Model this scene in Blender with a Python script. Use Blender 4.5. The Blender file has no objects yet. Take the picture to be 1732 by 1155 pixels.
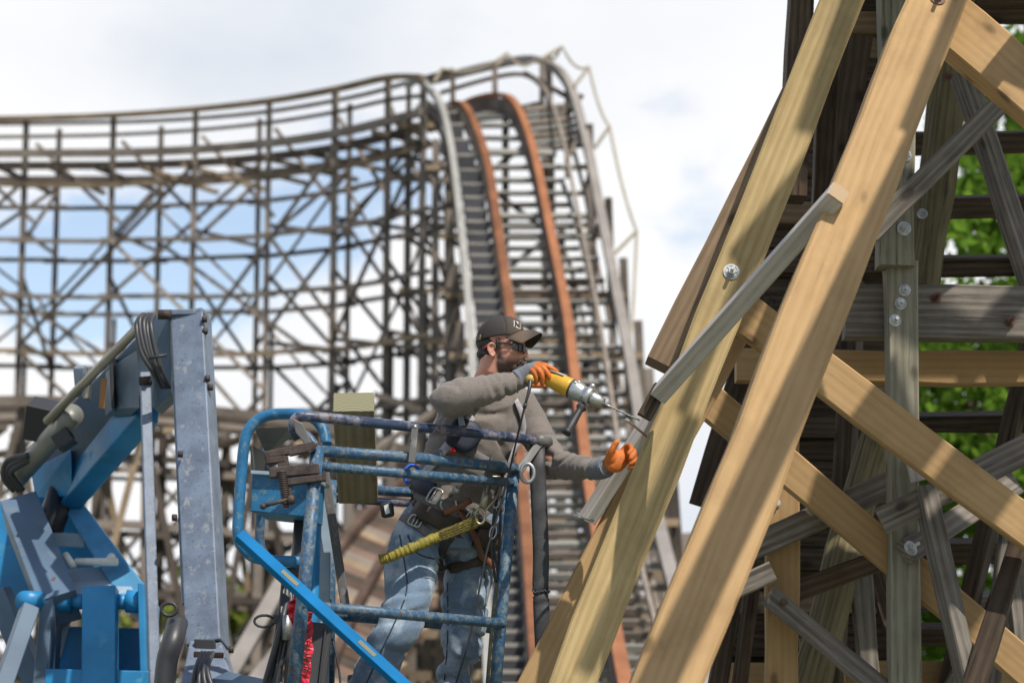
import bpy, bmesh, math, random
from mathutils import Vector, Matrix, noise
V = Vector
R = random.Random(7)
scene = bpy.context.scene
col = scene.collection

# ------------------------------------------------------------------ camera
CAM_Z = 1.7
F = 85.0 / 36.0 * 1732.0
PITCH = math.atan((1270 - 577.5) / F)
cam_d = bpy.data.cameras.new('camera'); cam_d.lens = 85; cam_d.sensor_width = 36
cam_d.clip_start = 0.1; cam_d.clip_end = 2000
cam_d.dof.use_dof = True; cam_d.dof.focus_distance = 10.75; cam_d.dof.aperture_fstop = 2.6
cam_d.dof.aperture_blades = 0
cam = bpy.data.objects.new('camera', cam_d); col.objects.link(cam)
cam.location = (0, 0, CAM_Z); cam.rotation_euler = (math.pi / 2 + PITCH, 0, 0)
scene.camera = cam

# ------------------------------------------------------------------ light
SUN = V((0.36, -0.47, 0.81)).normalized()
sd = bpy.data.lights.new('sun', 'SUN'); sd.energy = 5.0; sd.angle = math.radians(0.55); sd.color = (1, 0.95, 0.87)
so = bpy.data.objects.new('sun', sd); col.objects.link(so); so.location = SUN * 40
so.rotation_euler = SUN.to_track_quat('Z', 'Y').to_euler()
scene.view_settings.view_transform = 'Standard'; scene.view_settings.look = 'None'
scene.view_settings.exposure = 0.16; scene.view_settings.gamma = 1.0
scene.cycles.use_denoising = True
scene.cycles.max_bounces = 6

world = bpy.data.worlds.new('World'); scene.world = world; world.use_nodes = True
nt = world.node_tree; nt.nodes.clear()
def N(t, kind, **kw):
    n = t.nodes.new(kind)
    for k, v in kw.items():
        if k.startswith('i_'):
            n.inputs[k[2:].replace('_', ' ')].default_value = v
        else:
            setattr(n, k, v)
    return n
def mathn(t, op, a, b=None, clamp=False):
    n = t.nodes.new('ShaderNodeMath'); n.operation = op; n.use_clamp = clamp
    for i, x in enumerate((a, b)):
        if x is None: continue
        if isinstance(x, (int, float)): n.inputs[i].default_value = x
        else: t.links.new(x, n.inputs[i])
    return n.outputs[0]
def ramp(t, fac, stops):
    n = t.nodes.new('ShaderNodeValToRGB'); e = n.color_ramp.elements
    while len(e) < len(stops): e.new(0.5)
    for i, (p, c) in enumerate(stops):
        e[i].position = p; e[i].color = (*c, 1) if len(c) == 3 else c
    t.links.new(fac, n.inputs[0]); return n.outputs[0]
def mix(t, fac, a, b):
    n = t.nodes.new('ShaderNodeMix'); n.data_type = 'RGBA'
    for s, x in ((0, fac), (6, a), (7, b)):
        if hasattr(x, 'is_linked') or hasattr(x, 'links'): t.links.new(x, n.inputs[s])
        elif s == 0: n.inputs[0].default_value = x
        else: n.inputs[s].default_value = (*x, 1) if len(x) == 3 else x
    return n.outputs[2]
def ray_dir(px, py):
    d = V((0, math.cos(PITCH), math.sin(PITCH))) * F + V((px - 866, 0, 0)) + V((0, -math.sin(PITCH), math.cos(PITCH))) * (577.5 - py)
    return d.normalized()
tc = N(nt, 'ShaderNodeTexCoord')
sky = N(nt, 'ShaderNodeTexSky', sky_type='NISHITA', sun_disc=False)
sky.sun_elevation = math.asin(SUN.z); sky.sun_rotation = math.atan2(SUN.x, SUN.y)
sky.air_density = 1.0; sky.dust_density = 0.6; sky.ozone_density = 1.2
bg1 = N(nt, 'ShaderNodeBackground'); bg1.inputs[1].default_value = 0.15
# thin cloud lies over the blue: lighten the clear sky a little
nt.links.new(sky.outputs[0], bg1.inputs[0])
bg2 = N(nt, 'ShaderNodeBackground'); bg2.inputs[1].default_value = 0.92
mp = N(nt, 'ShaderNodeMapping'); nt.links.new(tc.outputs['Generated'], mp.inputs[0]); mp.inputs['Scale'].default_value = (1, 1, 1.7)
nz = N(nt, 'ShaderNodeTexNoise', i_Scale=7.5, i_Detail=6.0, i_Roughness=0.55); nt.links.new(mp.outputs[0], nz.inputs[0])
nz2 = N(nt, 'ShaderNodeTexNoise', i_Scale=4.0, i_Detail=5.0); nt.links.new(mp.outputs[0], nz2.inputs[0])
def gap(px, py, rad, w):          # a clear patch of sky in a given direction
    d = ray_dir(px, py)
    s = N(nt, 'ShaderNodeVectorMath', operation='SUBTRACT'); nt.links.new(tc.outputs['Generated'], s.inputs[0]); s.inputs[1].default_value = d
    m = N(nt, 'ShaderNodeVectorMath', operation='MULTIPLY'); nt.links.new(s.outputs[0], m.inputs[0]); m.inputs[1].default_value = (1, 1, 2.2)
    l = N(nt, 'ShaderNodeVectorMath', operation='LENGTH'); nt.links.new(m.outputs[0], l.inputs[0])
    r = N(nt, 'ShaderNodeMapRange'); nt.links.new(l.outputs['Value'], r.inputs[0])
    r.inputs[1].default_value = 0; r.inputs[2].default_value = rad; r.inputs[3].default_value = w; r.inputs[4].default_value = 0
    return r.outputs[0]
g = mathn(nt, 'ADD', gap(330, 380, 0.19, 0.34), gap(60, 430, 0.13, 0.24))
g = mathn(nt, 'ADD', g, gap(640, 330, 0.09, 0.16))
g = mathn(nt, 'ADD', g, gap(1150, 400, 0.10, 0.17))
g = mathn(nt, 'ADD', g, gap(1180, 1090, 0.07, 0.3))
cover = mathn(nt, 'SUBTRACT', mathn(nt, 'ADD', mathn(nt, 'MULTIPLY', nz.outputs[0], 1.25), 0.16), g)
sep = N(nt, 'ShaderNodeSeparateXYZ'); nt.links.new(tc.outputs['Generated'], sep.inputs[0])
over = N(nt, 'ShaderNodeMapRange'); nt.links.new(sep.outputs[2], over.inputs[0])       # cloud thinned overhead, out of view, to cut the fill light
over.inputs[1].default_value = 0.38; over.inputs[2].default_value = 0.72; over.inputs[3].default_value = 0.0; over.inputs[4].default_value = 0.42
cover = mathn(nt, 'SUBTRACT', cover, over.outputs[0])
sunny = N(nt, 'ShaderNodeMapRange'); nt.links.new(sep.outputs[1], sunny.inputs[0])       # and thinned behind the camera to cut the front fill
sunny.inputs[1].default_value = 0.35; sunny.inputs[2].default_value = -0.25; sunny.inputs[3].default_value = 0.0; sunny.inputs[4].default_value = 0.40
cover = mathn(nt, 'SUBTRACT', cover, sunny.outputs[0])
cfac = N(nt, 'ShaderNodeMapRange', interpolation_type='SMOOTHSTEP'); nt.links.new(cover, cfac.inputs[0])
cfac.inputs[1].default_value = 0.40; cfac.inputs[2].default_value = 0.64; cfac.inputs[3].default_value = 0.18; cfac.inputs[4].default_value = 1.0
ccol = ramp(nt, nz2.outputs[0], [(0.28, (0.72, 0.77, 0.85)), (0.42, (0.90, 0.92, 0.955)), (0.54, (0.97, 0.975, 0.985)), (0.64, (1.0, 1.0, 1.0))])
nt.links.new(ccol, bg2.inputs[0])
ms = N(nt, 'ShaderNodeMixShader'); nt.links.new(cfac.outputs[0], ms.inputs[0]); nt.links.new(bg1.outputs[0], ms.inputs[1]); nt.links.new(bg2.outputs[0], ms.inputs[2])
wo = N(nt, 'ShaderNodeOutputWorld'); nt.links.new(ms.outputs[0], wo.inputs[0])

# ------------------------------------------------------------------ helpers
def P(px, py, Y):
    d = ray_dir(px, py)
    return V((0, 0, CAM_Z)) + d * (Y / d.y)
def tag(o, label=None, cat=None, group=None, kind=None):
    if label: o['label'] = label
    if cat: o['category'] = cat
    if group: o['group'] = group
    if kind: o['kind'] = kind
    return o
def root(name, label, cat, loc=(0, 0, 0), group=None):
    o = bpy.data.objects.new(name, None); col.objects.link(o); o.location = loc
    o.empty_display_size = 0.3
    return tag(o, label, cat, group)
def wloc(o):
    p = V(o.location)
    while o.parent: o = o.parent; p = p + V(o.location)
    return p
def link(name, me, mat, parent=None, mw=None, smooth=False, label=None):
    """link a mesh as ONE object; mw = its matrix in the world (parents carry no rotation unless they are mesh parts)"""
    o = bpy.data.objects.new(name, me); col.objects.link(o)
    if mat is not None:
        for m in (mat if isinstance(mat, (list, tuple)) else [mat]): me.materials.append(m)
    if smooth:
        me.polygons.foreach_set('use_smooth', [True] * len(me.polygons))
    mw = mw or Matrix.Identity(4)
    if parent is not None:
        o.parent = parent
        o.matrix_local = WM[parent.name].inverted() @ mw if parent.name in WM else Matrix.Translation(-wloc(parent)) @ mw
    else:
        o.matrix_local = mw
    WM[o.name] = mw.copy()
    if label: o['label'] = label
    return o
WM = {}; BI = {}
class MB:
    """collects shapes in world space, then links them as one mesh"""
    def __init__(s): s.v = []; s.f = []; s.m = []; s.cur = 0
    def add(s, vs, fs):
        n = len(s.v); s.v += [tuple(v) for v in vs]; s.f += [tuple(i + n for i in f) for f in fs]; s.m += [s.cur] * len(fs)
    def box(s, c, x, y, z):      # centre, three half-axis vectors
        c = V(c); x = V(x); y = V(y); z = V(z)
        if x.cross(y).dot(z) < 0: z = -z
        vs = [c + x * a + y * b + z * d for a in (-1, 1) for b in (-1, 1) for d in (-1, 1)]
        s.add(vs, [(0, 1, 3, 2), (4, 6, 7, 5), (0, 4, 5, 1), (2, 3, 7, 6), (0, 2, 6, 4), (1, 5, 7, 3)])
    def bar(s, a, b, w, t, facing=(0, -1, 0)):
        a = V(a); b = V(b); x = (b - a) / 2; n = V(facing); xn = x.normalized(); n = (n - xn * n.dot(xn)).normalized()
        s.box((a + b) / 2, x, n.cross(xn) * w / 2, n * t / 2)
    def loft(s, rings, cap=True, close=False):
        n = len(rings[0]); vs = [p for r in rings for p in r]; fs = []
        m = len(rings)
        for i in range(m if close else m - 1):
            j = (i + 1) % m
            for k in range(n):
                l = (k + 1) % n
                fs.append((i * n + k, i * n + l, j * n + l, j * n + k))
        if cap and not close:
            fs.append(tuple(range(n))[::-1]); fs.append(tuple((m - 1) * n + k for k in range(n)))
        s.add(vs, fs)
    def tube(s, pts, r, n=10, cap=True, close=False, flat=1.0, up=None):
        pts = [V(p) for p in pts]; rs = r if isinstance(r, (list, tuple)) else [r] * len(pts)
        rings = []; prev = None; m = len(pts)
        for i, p in enumerate(pts):
            if close: t = pts[(i + 1) % m] - pts[i - 1]
            else: t = pts[min(i + 1, m - 1)] - pts[max(i - 1, 0)]
            t.normalize()
            if prev is None:
                u = V(up) if up else (V((0, 0, 1)) if abs(t.z) < .9 else V((1, 0, 0)))
            else: u = prev
            u = (u - t * u.dot(t)).normalized(); prev = u; w = t.cross(u)
            rings.append([p + (u * math.cos(2 * math.pi * k / n) * flat + w * math.sin(2 * math.pi * k / n)) * rs[i] for k in range(n)])
        s.loft(rings, cap, close)
    def strip(s, pts, w, h, up=(0, 0, 1)):
        pts = [V(p) for p in pts]; rings = []
        for i, p in enumerate(pts):
            t = (pts[min(i + 1, len(pts) - 1)] - pts[max(i - 1, 0)]).normalized()
            sd_ = t.cross(V(up)).normalized(); u = sd_.cross(t).normalized()
            rings.append([p + sd_ * w / 2 * a + u * h / 2 * b for a, b in ((-1, -1), (1, -1), (1, 1), (-1, 1))])
        s.loft(rings)
    def ell(s, c, x, y, z, nu=16, nv=10):
        c = V(c); x = V(x); y = V(y); z = V(z)
        if x.cross(y).dot(z) < 0: x = -x
        vs = [c + z]; fs = []
        for i in range(1, nv):
            a = math.pi * i / nv
            for k in range(nu):
                b = 2 * math.pi * k / nu
                vs.append(c + z * math.cos(a) + (x * math.cos(b) + y * math.sin(b)) * math.sin(a))
        vs.append(c - z); L = len(vs) - 1
        for k in range(nu):
            l = (k + 1) % nu
            fs.append((0, 1 + k, 1 + l)); fs.append((L, 1 + (nv - 2) * nu + l, 1 + (nv - 2) * nu + k))
            for i in range(nv - 2):
                fs.append((1 + i * nu + k, 1 + (i + 1) * nu + k, 1 + (i + 1) * nu + l, 1 + i * nu + l))
        s.add(vs, fs)
    def cyl(s, a, b, r, n=12, r2=None): s.tube([a, b], [r, r if r2 is None else r2], n)
    def build(s, name, mat, parent=None, smooth=False, label=None, origin=None):
        org = V(origin) if origin is not None else (sum((V(v) for v in s.v), V()) / len(s.v))
        me = bpy.data.meshes.new(name); me.from_pydata([tuple(V(v) - org) for v in s.v], [], s.f); me.update()
        bm = bmesh.new(); bm.from_mesh(me); bmesh.ops.recalc_face_normals(bm, faces=bm.faces); bm.to_mesh(me); bm.free()
        o = link(name, me, mat, parent, Matrix.Translation(org), smooth, label)
        if any(s.m): me.polygons.foreach_set('material_index', s.m)
        return o
def smooth_path(pts, n=6, close=False):
    pts = [V(p) for p in pts]; out = []; m = len(pts)
    for i in range(m if close else m - 1):
        if close: p0, p1, p2, p3 = pts[i - 1], pts[i], pts[(i + 1) % m], pts[(i + 2) % m]
        else: p0, p1, p2, p3 = pts[max(i - 1, 0)], pts[i], pts[i + 1], pts[min(i + 2, m - 1)]
        for k in range(n):
            t = k / n
            out.append(0.5 * ((2 * p1) + (p2 - p0) * t + (2 * p0 - 5 * p1 + 4 * p2 - p3) * t * t + (3 * p1 - p0 - 3 * p2 + p3) * t ** 3))
    if not close: out.append(pts[-1])
    return out
def beam(name, a, b, w, t, mat, parent, facing=(0, -1, 0), bevel=0.0, label=None, wob=0.0):
    """a timber: local X runs along it so the grain follows; w = visible width, t = depth along `facing`; a, b = middle of the FRONT face"""
    a = V(a); b = V(b); x = (b - a).normalized(); L = (b - a).length
    n = V(facing); n = (n - x * n.dot(x)).normalized(); y = n.cross(x)
    c = (a + b) / 2 - n * t / 2
    mw = Matrix.Translation(c) @ Matrix((x, y, n)).transposed().to_4x4()
    k = max(1, int(L / 0.25)) if wob else 1
    rings = []
    rr = random.Random(hash((round(a.x, 3), round(b.z, 3))) & 0xffff)
    s1, s2 = rr.random() * 50, rr.random() * 50
    for i in range(k + 1):
        px = -L / 2 + L * i / k
        oy = wob * noise.noise((px * .9, s1, 0)); ow = wob * .6 * noise.noise((px * 2.5, s2, 3))
        cut = min(0.18 * w, bevel * 2)
        if bevel:
            hw, ht = w / 2 + ow, t / 2
            sec = [(-hw + bevel, -ht), (hw - bevel, -ht), (hw, -ht + bevel), (hw, ht - bevel), (hw - bevel, ht), (-hw + bevel, ht), (-hw, ht - bevel), (-hw, -ht + bevel)]
        else:
            sec = [(-w / 2 - ow, -t / 2), (w / 2 + ow, -t / 2), (w / 2 + ow, t / 2), (-w / 2 - ow, t / 2)]
        rings.append([(px, sy + oy, sz) for sy, sz in sec])
    m = MB(); m.loft(rings)
    me = bpy.data.meshes.new(name); me.from_pydata(m.v, [], m.f); me.update()
    o = link(name, me, mat, parent, mw, False, label); BI[o.name] = (c + n * t / 2, n.copy()); return o

def text_mesh(name, body, size, depth, mat, parent, mw, offset=0.0):
    cu = bpy.data.curves.new(name, 'FONT'); cu.body = body; cu.size = size; cu.extrude = depth; cu.offset = offset; cu.align_x = 'CENTER'; cu.align_y = 'CENTER'
    t = bpy.data.objects.new(name, cu); col.objects.link(t)
    dg = bpy.context.evaluated_depsgraph_get(); me = bpy.data.meshes.new_from_object(t.evaluated_get(dg))
    bpy.data.objects.remove(t); bpy.data.curves.remove(cu); me.materials.clear()
    return link(name, me, mat, parent, mw)
def remesh(mb, voxel, it=6, fac=.5):
    '''fuse the collected shapes into one continuous skin (world space)'''
    me = bpy.data.meshes.new('tmp'); me.from_pydata(mb.v, [], mb.f); me.update()
    bm = bmesh.new(); bm.from_mesh(me); bmesh.ops.recalc_face_normals(bm, faces=bm.faces); bm.to_mesh(me); bm.free()
    o = bpy.data.objects.new('tmp', me); col.objects.link(o)
    m = o.modifiers.new('r', 'REMESH'); m.mode = 'VOXEL'; m.voxel_size = voxel
    s_ = o.modifiers.new('s', 'SMOOTH'); s_.iterations = it; s_.factor = fac
    dg = bpy.context.evaluated_depsgraph_get(); out = bpy.data.meshes.new_from_object(o.evaluated_get(dg))
    bpy.data.objects.remove(o); bpy.data.meshes.remove(me); out.update()
    return out
def displace(me, fn):
    ns = [v.normal.copy() for v in me.vertices]
    for v, n in zip(me.vertices, ns): v.co = v.co + fn(v.co, n)
    me.update()
def link_world(name, me, mat, parent=None, label=None, origin=None):
    org = V(origin) if origin is not None else sum((v.co for v in me.vertices), V()) / len(me.vertices)
    for v in me.vertices: v.co = v.co - org
    me.update()
    return link(name, me, mat, parent, Matrix.Translation(org), True, label)
# ------------------------------------------------------------------ materials
def new_mat(name):
    m = bpy.data.materials.new(name); m.use_nodes = True; t = m.node_tree
    return m, t, t.nodes['Principled BSDF']
def bump(t, b, h, strength, dist=0.01):
    n = t.nodes.new('ShaderNodeBump'); n.inputs['Strength'].default_value = strength; n.inputs['Distance'].default_value = dist
    t.links.new(h, n.inputs['Height']); t.links.new(n.outputs[0], b.inputs['Normal'])
def coords(t, scale=(1, 1, 1), rnd=True):
    c = N(t, 'ShaderNodeTexCoord'); m = N(t, 'ShaderNodeMapping'); m.inputs['Scale'].default_value = scale
    if rnd:
        oi = N(t, 'ShaderNodeObjectInfo'); k = N(t, 'ShaderNodeVectorMath', operation='SCALE'); k.inputs['Scale'].default_value = 40
        cb = N(t, 'ShaderNodeCombineXYZ')
        for i in range(3): t.links.new(oi.outputs['Random'], cb.inputs[i])
        t.links.new(cb.outputs[0], k.inputs[0]); a = N(t, 'ShaderNodeVectorMath', operation='ADD')
        t.links.new(c.outputs['Object'], a.inputs[0]); t.links.new(k.outputs[0], a.inputs[1]); t.links.new(a.outputs[0], m.inputs[0])
    else: t.links.new(c.outputs['Object'], m.inputs[0])
    return m.outputs[0]
def noise_n(t, co, scale, detail=4, rough=0.55, dist=0.0):
    n = N(t, 'ShaderNodeTexNoise', i_Scale=scale, i_Detail=detail, i_Roughness=rough, i_Distortion=dist); t.links.new(co, n.inputs[0]); return n.outputs[0]
def wood(name, cols, saw=0.0, crack=0.0, rough=0.75, knots=True, bumps=0.35, vary=0.25, stain=None):
    m, t, b = new_mat(name)
    co = coords(t, (1, 1, 1))
    ml = N(t, 'ShaderNodeMapping'); ml.inputs['Scale'].default_value = (0.9, 16, 16); t.links.new(co, ml.inputs[0])
    g1 = noise_n(t, ml.outputs[0], 2.6, 7, .68, 1.0)
    mr = N(t, 'ShaderNodeMapping'); mr.inputs['Scale'].default_value = (0.35, 5, 5); t.links.new(co, mr.inputs[0])
    w = N(t, 'ShaderNodeTexWave', wave_type='RINGS', i_Scale=2.3, i_Distortion=5.5, i_Detail=3.0); w.rings_direction = 'X'
    w.inputs['Detail Scale'].default_value = 0.9
    t.links.new(mr.outputs[0], w.inputs[0])
    mo = noise_n(t, co, 7, 4, .6)
    fac = mathn(t, 'ADD', mathn(t, 'ADD', mathn(t, 'MULTIPLY', g1, 0.55), mathn(t, 'MULTIPLY', w.outputs['Fac'], 0.17)), mathn(t, 'MULTIPLY', mo, 0.28))
    c = ramp(t, fac, [(0.28, cols[0]), (0.5, cols[1]), (0.72, cols[2])])
    # broad tone changes board to board and along a board
    oi = N(t, 'ShaderNodeObjectInfo'); big = noise_n(t, co, 1.3, 3)
    tone = mathn(t, 'ADD', mathn(t, 'MULTIPLY', oi.outputs['Random'], vary), mathn(t, 'MULTIPLY', big, 0.45))
    tone = mathn(t, 'ADD', tone, 1.0 - vary / 2 - 0.22)
    hv = N(t, 'ShaderNodeHueSaturation'); t.links.new(c, hv.inputs['Color']); t.links.new(tone, hv.inputs['Value']); c = hv.outputs[0]
    if knots:
        mk = N(t, 'ShaderNodeMapping'); mk.inputs['Scale'].default_value = (4.2, 7.5, 7.5); t.links.new(co, mk.inputs[0])
        dn = N(t, 'ShaderNodeTexNoise', i_Scale=9.0); t.links.new(co, dn.inputs[0])
        dv = N(t, 'ShaderNodeVectorMath', operation='SCALE'); dv.inputs['Scale'].default_value = .16; t.links.new(dn.outputs['Color'], dv.inputs[0])
        da = N(t, 'ShaderNodeVectorMath', operation='ADD'); t.links.new(mk.outputs[0], da.inputs[0]); t.links.new(dv.outputs[0], da.inputs[1])
        vo = N(t, 'ShaderNodeTexVoronoi', i_Scale=1.0); t.links.new(da.outputs[0], vo.inputs[0])
        sc_ = N(t, 'ShaderNodeSeparateColor'); t.links.new(vo.outputs['Color'], sc_.inputs[0])
        keep = mathn(t, 'LESS_THAN', sc_.outputs[0], .42)
        kf = N(t, 'ShaderNodeMapRange'); t.links.new(vo.outputs['Distance'], kf.inputs[0])
        kf.inputs[1].default_value = 0.10; kf.inputs[2].default_value = 0.20; kf.inputs[3].default_value = 0.72; kf.inputs[4].default_value = 0
        halo = N(t, 'ShaderNodeMapRange'); t.links.new(vo.outputs['Distance'], halo.inputs[0])
        halo.inputs[1].default_value = 0.15; halo.inputs[2].default_value = 0.42; halo.inputs[3].default_value = 0.35; halo.inputs[4].default_value = 0
        c = mix(t, mathn(t, 'MULTIPLY', halo.outputs[0], keep), c, tuple(x * .75 for x in cols[0]))
        c = mix(t, mathn(t, 'MULTIPLY', kf.outputs[0], keep), c, tuple(x * 0.33 for x in cols[0]))
    if stain:
        sn = noise_n(t, co, 2.3, 5, .65)
        sf = N(t, 'ShaderNodeMapRange'); t.links.new(sn, sf.inputs[0]); sf.inputs[1].default_value = 0.52; sf.inputs[2].default_value = 0.72
        c = mix(t, mathn(t, 'MULTIPLY', sf.outputs[0], 0.45), c, stain)
    h = mathn(t, 'ADD', mathn(t, 'MULTIPLY', fac, 0.8), 0)
    if saw:
        ws = N(t, 'ShaderNodeTexWave', i_Scale=62.0, i_Distortion=3.5, i_Detail=3.0); ws.bands_direction = 'X'; t.links.new(co, ws.inputs[0])
        h = mathn(t, 'ADD', h, mathn(t, 'MULTIPLY', ws.outputs['Fac'], saw))
        c = mix(t, mathn(t, 'MULTIPLY', mathn(t, 'SUBTRACT', 1.0, ws.outputs['Fac']), 0.14 * saw), c, tuple(x * 0.5 for x in cols[0]))
    if crack:
        mc = N(t, 'ShaderNodeMapping'); mc.inputs['Scale'].default_value = (0.8, 26, 26); t.links.new(co, mc.inputs[0])
        cn = noise_n(t, mc.outputs[0], 1.6, 6, .7)
        cf = N(t, 'ShaderNodeMapRange'); t.links.new(cn, cf.inputs[0]); cf.inputs[1].default_value = 0.36; cf.inputs[2].default_value = 0.44; cf.inputs[3].default_value = 1; cf.inputs[4].default_value = 0
        c = mix(t, mathn(t, 'MULTIPLY', cf.outputs[0], crack), c, tuple(x * 0.25 for x in cols[0]))
        h = mathn(t, 'SUBTRACT', h, mathn(t, 'MULTIPLY', cf.outputs[0], crack))
    t.links.new(c, b.inputs['Base Color']); b.inputs['Roughness'].default_value = rough
    b.inputs['Specular IOR Level'].default_value = 0.25
    bump(t, b, h, bumps, 0.006)
    return m
M = {}
M['tan'] = wood('new_tan_lumber', [(0.325, 0.195, 0.085), (0.385, 0.242, 0.110), (0.42, 0.272, 0.130)], saw=0.6, crack=.12, stain=(.21, .125, .055), vary=.14)
M['treated'] = wood('green_treated_lumber', [(0.29, 0.20, 0.085), (0.385, 0.275, 0.125), (0.46, 0.345, 0.17)], saw=0.5, stain=(.17, .12, .06), vary=.1, knots=False)
M['greypost'] = wood('aged_green_grey_lumber', [(0.135, 0.12, 0.082), (0.215, 0.197, 0.142), (0.28, 0.26, 0.195)], crack=.6, vary=.15)
M['grey'] = wood('weathered_grey_lumber', [(0.075, 0.062, 0.050), (0.155, 0.132, 0.108), (0.26, 0.228, 0.192)], crack=.55, bumps=.5)
M['plank'] = wood('light_grey_plank', [(0.30, 0.26, 0.225), (0.43, 0.385, 0.345), (0.50, 0.455, 0.41)], crack=.15, knots=False, vary=.05)
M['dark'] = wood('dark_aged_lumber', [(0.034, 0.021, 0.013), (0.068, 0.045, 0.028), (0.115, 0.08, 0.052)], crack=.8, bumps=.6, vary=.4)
M['brown'] = wood('brown_shaded_lumber', [(0.13, 0.085, 0.05), (0.20, 0.135, 0.08), (0.27, 0.185, 0.115)], vary=.2)  # also puts the shade on the short tan board into its colour
M['moss'] = wood('mossy_log_lumber', [(0.08, 0.062, 0.03), (0.145, 0.118, 0.06), (0.22, 0.18, 0.10)], crack=.6)
def far_wood(name, c, var=0.5):
    m, t, b = new_mat(name); co = coords(t)
    f = noise_n(t, co, 1.6, 4); oi = N(t, 'ShaderNodeObjectInfo')
    f = mathn(t, 'ADD', mathn(t, 'MULTIPLY', f, 0.7), mathn(t, 'MULTIPLY', oi.outputs['Random'], 0.35))
    t.links.new(ramp(t, f, [(0.25, tuple(x * (1 - var) for x in c)), (0.75, tuple(x * (1 + var) for x in c))]), b.inputs['Base Color'])
    b.inputs['Roughness'].default_value = 0.85; b.inputs['Specular IOR Level'].default_value = 0.2
    return m
M['far'] = far_wood('coaster_timber', (0.16, 0.132, 0.108), .6)
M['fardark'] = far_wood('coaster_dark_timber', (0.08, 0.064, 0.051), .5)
M['fartan'] = far_wood('coaster_tan_timber', (0.23, 0.17, 0.11), .5)
M['fargrey'] = far_wood('coaster_pale_timber', (0.215, 0.205, 0.18), .4)
M['farwhite'] = far_wood('coaster_whitewashed_rail', (0.25, 0.24, 0.215), .3)
M['farred'] = far_wood('coaster_reddish_timber', (0.115, 0.075, 0.055), .6)
M['rust'] = far_wood('rusty_steel_rail', (0.20, 0.082, 0.038), .5)
M['tread'] = far_wood('stair_tread', (0.27, 0.25, 0.22), .25)
M['riser'] = far_wood('stair_mat', (0.055, 0.055, 0.06), .3)
M['net'] = far_wood('net_pole', (0.35, 0.30, 0.22), .2)
def plain(name, c, rough=0.5, metal=0.0, bumpy=0.0, scale=60, spec=0.5, coat=0.0, var=0.12):
    m, t, b = new_mat(name); co = coords(t)
    f = noise_n(t, co, scale * .15, 5, .6)
    t.links.new(ramp(t, f, [(0.3, tuple(x * (1 - var) for x in c)), (0.7, tuple(min(1, x * (1 + var)) for x in c))]), b.inputs['Base Color'])
    b.inputs['Roughness'].default_value = rough; b.inputs['Metallic'].default_value = metal; b.inputs['Specular IOR Level'].default_value = spec
    b.inputs['Coat Weight'].default_value = coat
    if bumpy: bump(t, b, noise_n(t, co, scale, 4), bumpy, 0.004)
    return m
M['steel'] = plain('bare_steel', (0.42, 0.41, 0.39), .38, .9, .1)
M['galv'] = plain('galvanised_steel', (0.33, 0.335, 0.335), .5, .75, .2, var=.35)
M['rustbolt'] = plain('rusted_bolt', (0.16, 0.085, 0.06), .8, .2, .5, 120, var=.5)
M['black'] = plain('black_rubber', (0.022, 0.022, 0.024), .55)
M['hose'] = plain('black_hose', (0.03, 0.03, 0.033), .45)
M['block'] = wood('old_offcut_lumber', [(0.17, 0.135, 0.075), (0.24, 0.195, 0.115), (0.30, 0.25, 0.16)], saw=.2, vary=.05)
# ------------------------------------------------------------------ ground
def ground():
    m, t, b = new_mat('gravel_grass'); co = coords(t, rnd=False)
    a = noise_n(t, co, 0.35, 6); f = noise_n(t, co, 9, 4)
    c = mix(t, ramp(t, a, [(0.42, (0, 0, 0)), (0.55, (1, 1, 1))]), ramp(t, f, [(0.3, (0.20, 0.18, 0.15)), (0.7, (0.34, 0.31, 0.27))]), ramp(t, f, [(0.3, (0.03, 0.055, 0.012)), (0.7, (0.07, 0.11, 0.03))]))
    t.links.new(c, b.inputs['Base Color']); b.inputs['Roughness'].default_value = .95; bump(t, b, f, .5, .03)
    s = MB(); n = 24
    g_ = [-900, -400, -150, -80, -40, -20, -10, 0, 10, 20, 40, 80, 150, 400, 900]
    vs = [(x, y + 40, 0) for y in g_ for x in g_]; k = len(g_)
    s.add(vs, [(j * k + i, j * k + i + 1, (j + 1) * k + i + 1, (j + 1) * k + i) for j in range(k - 1) for i in range(k - 1)])
    tag(s.build('ground', m, origin=(0, 0, 0)), 'gravel and grass ground below the coaster', kind='structure')
ground()
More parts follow.
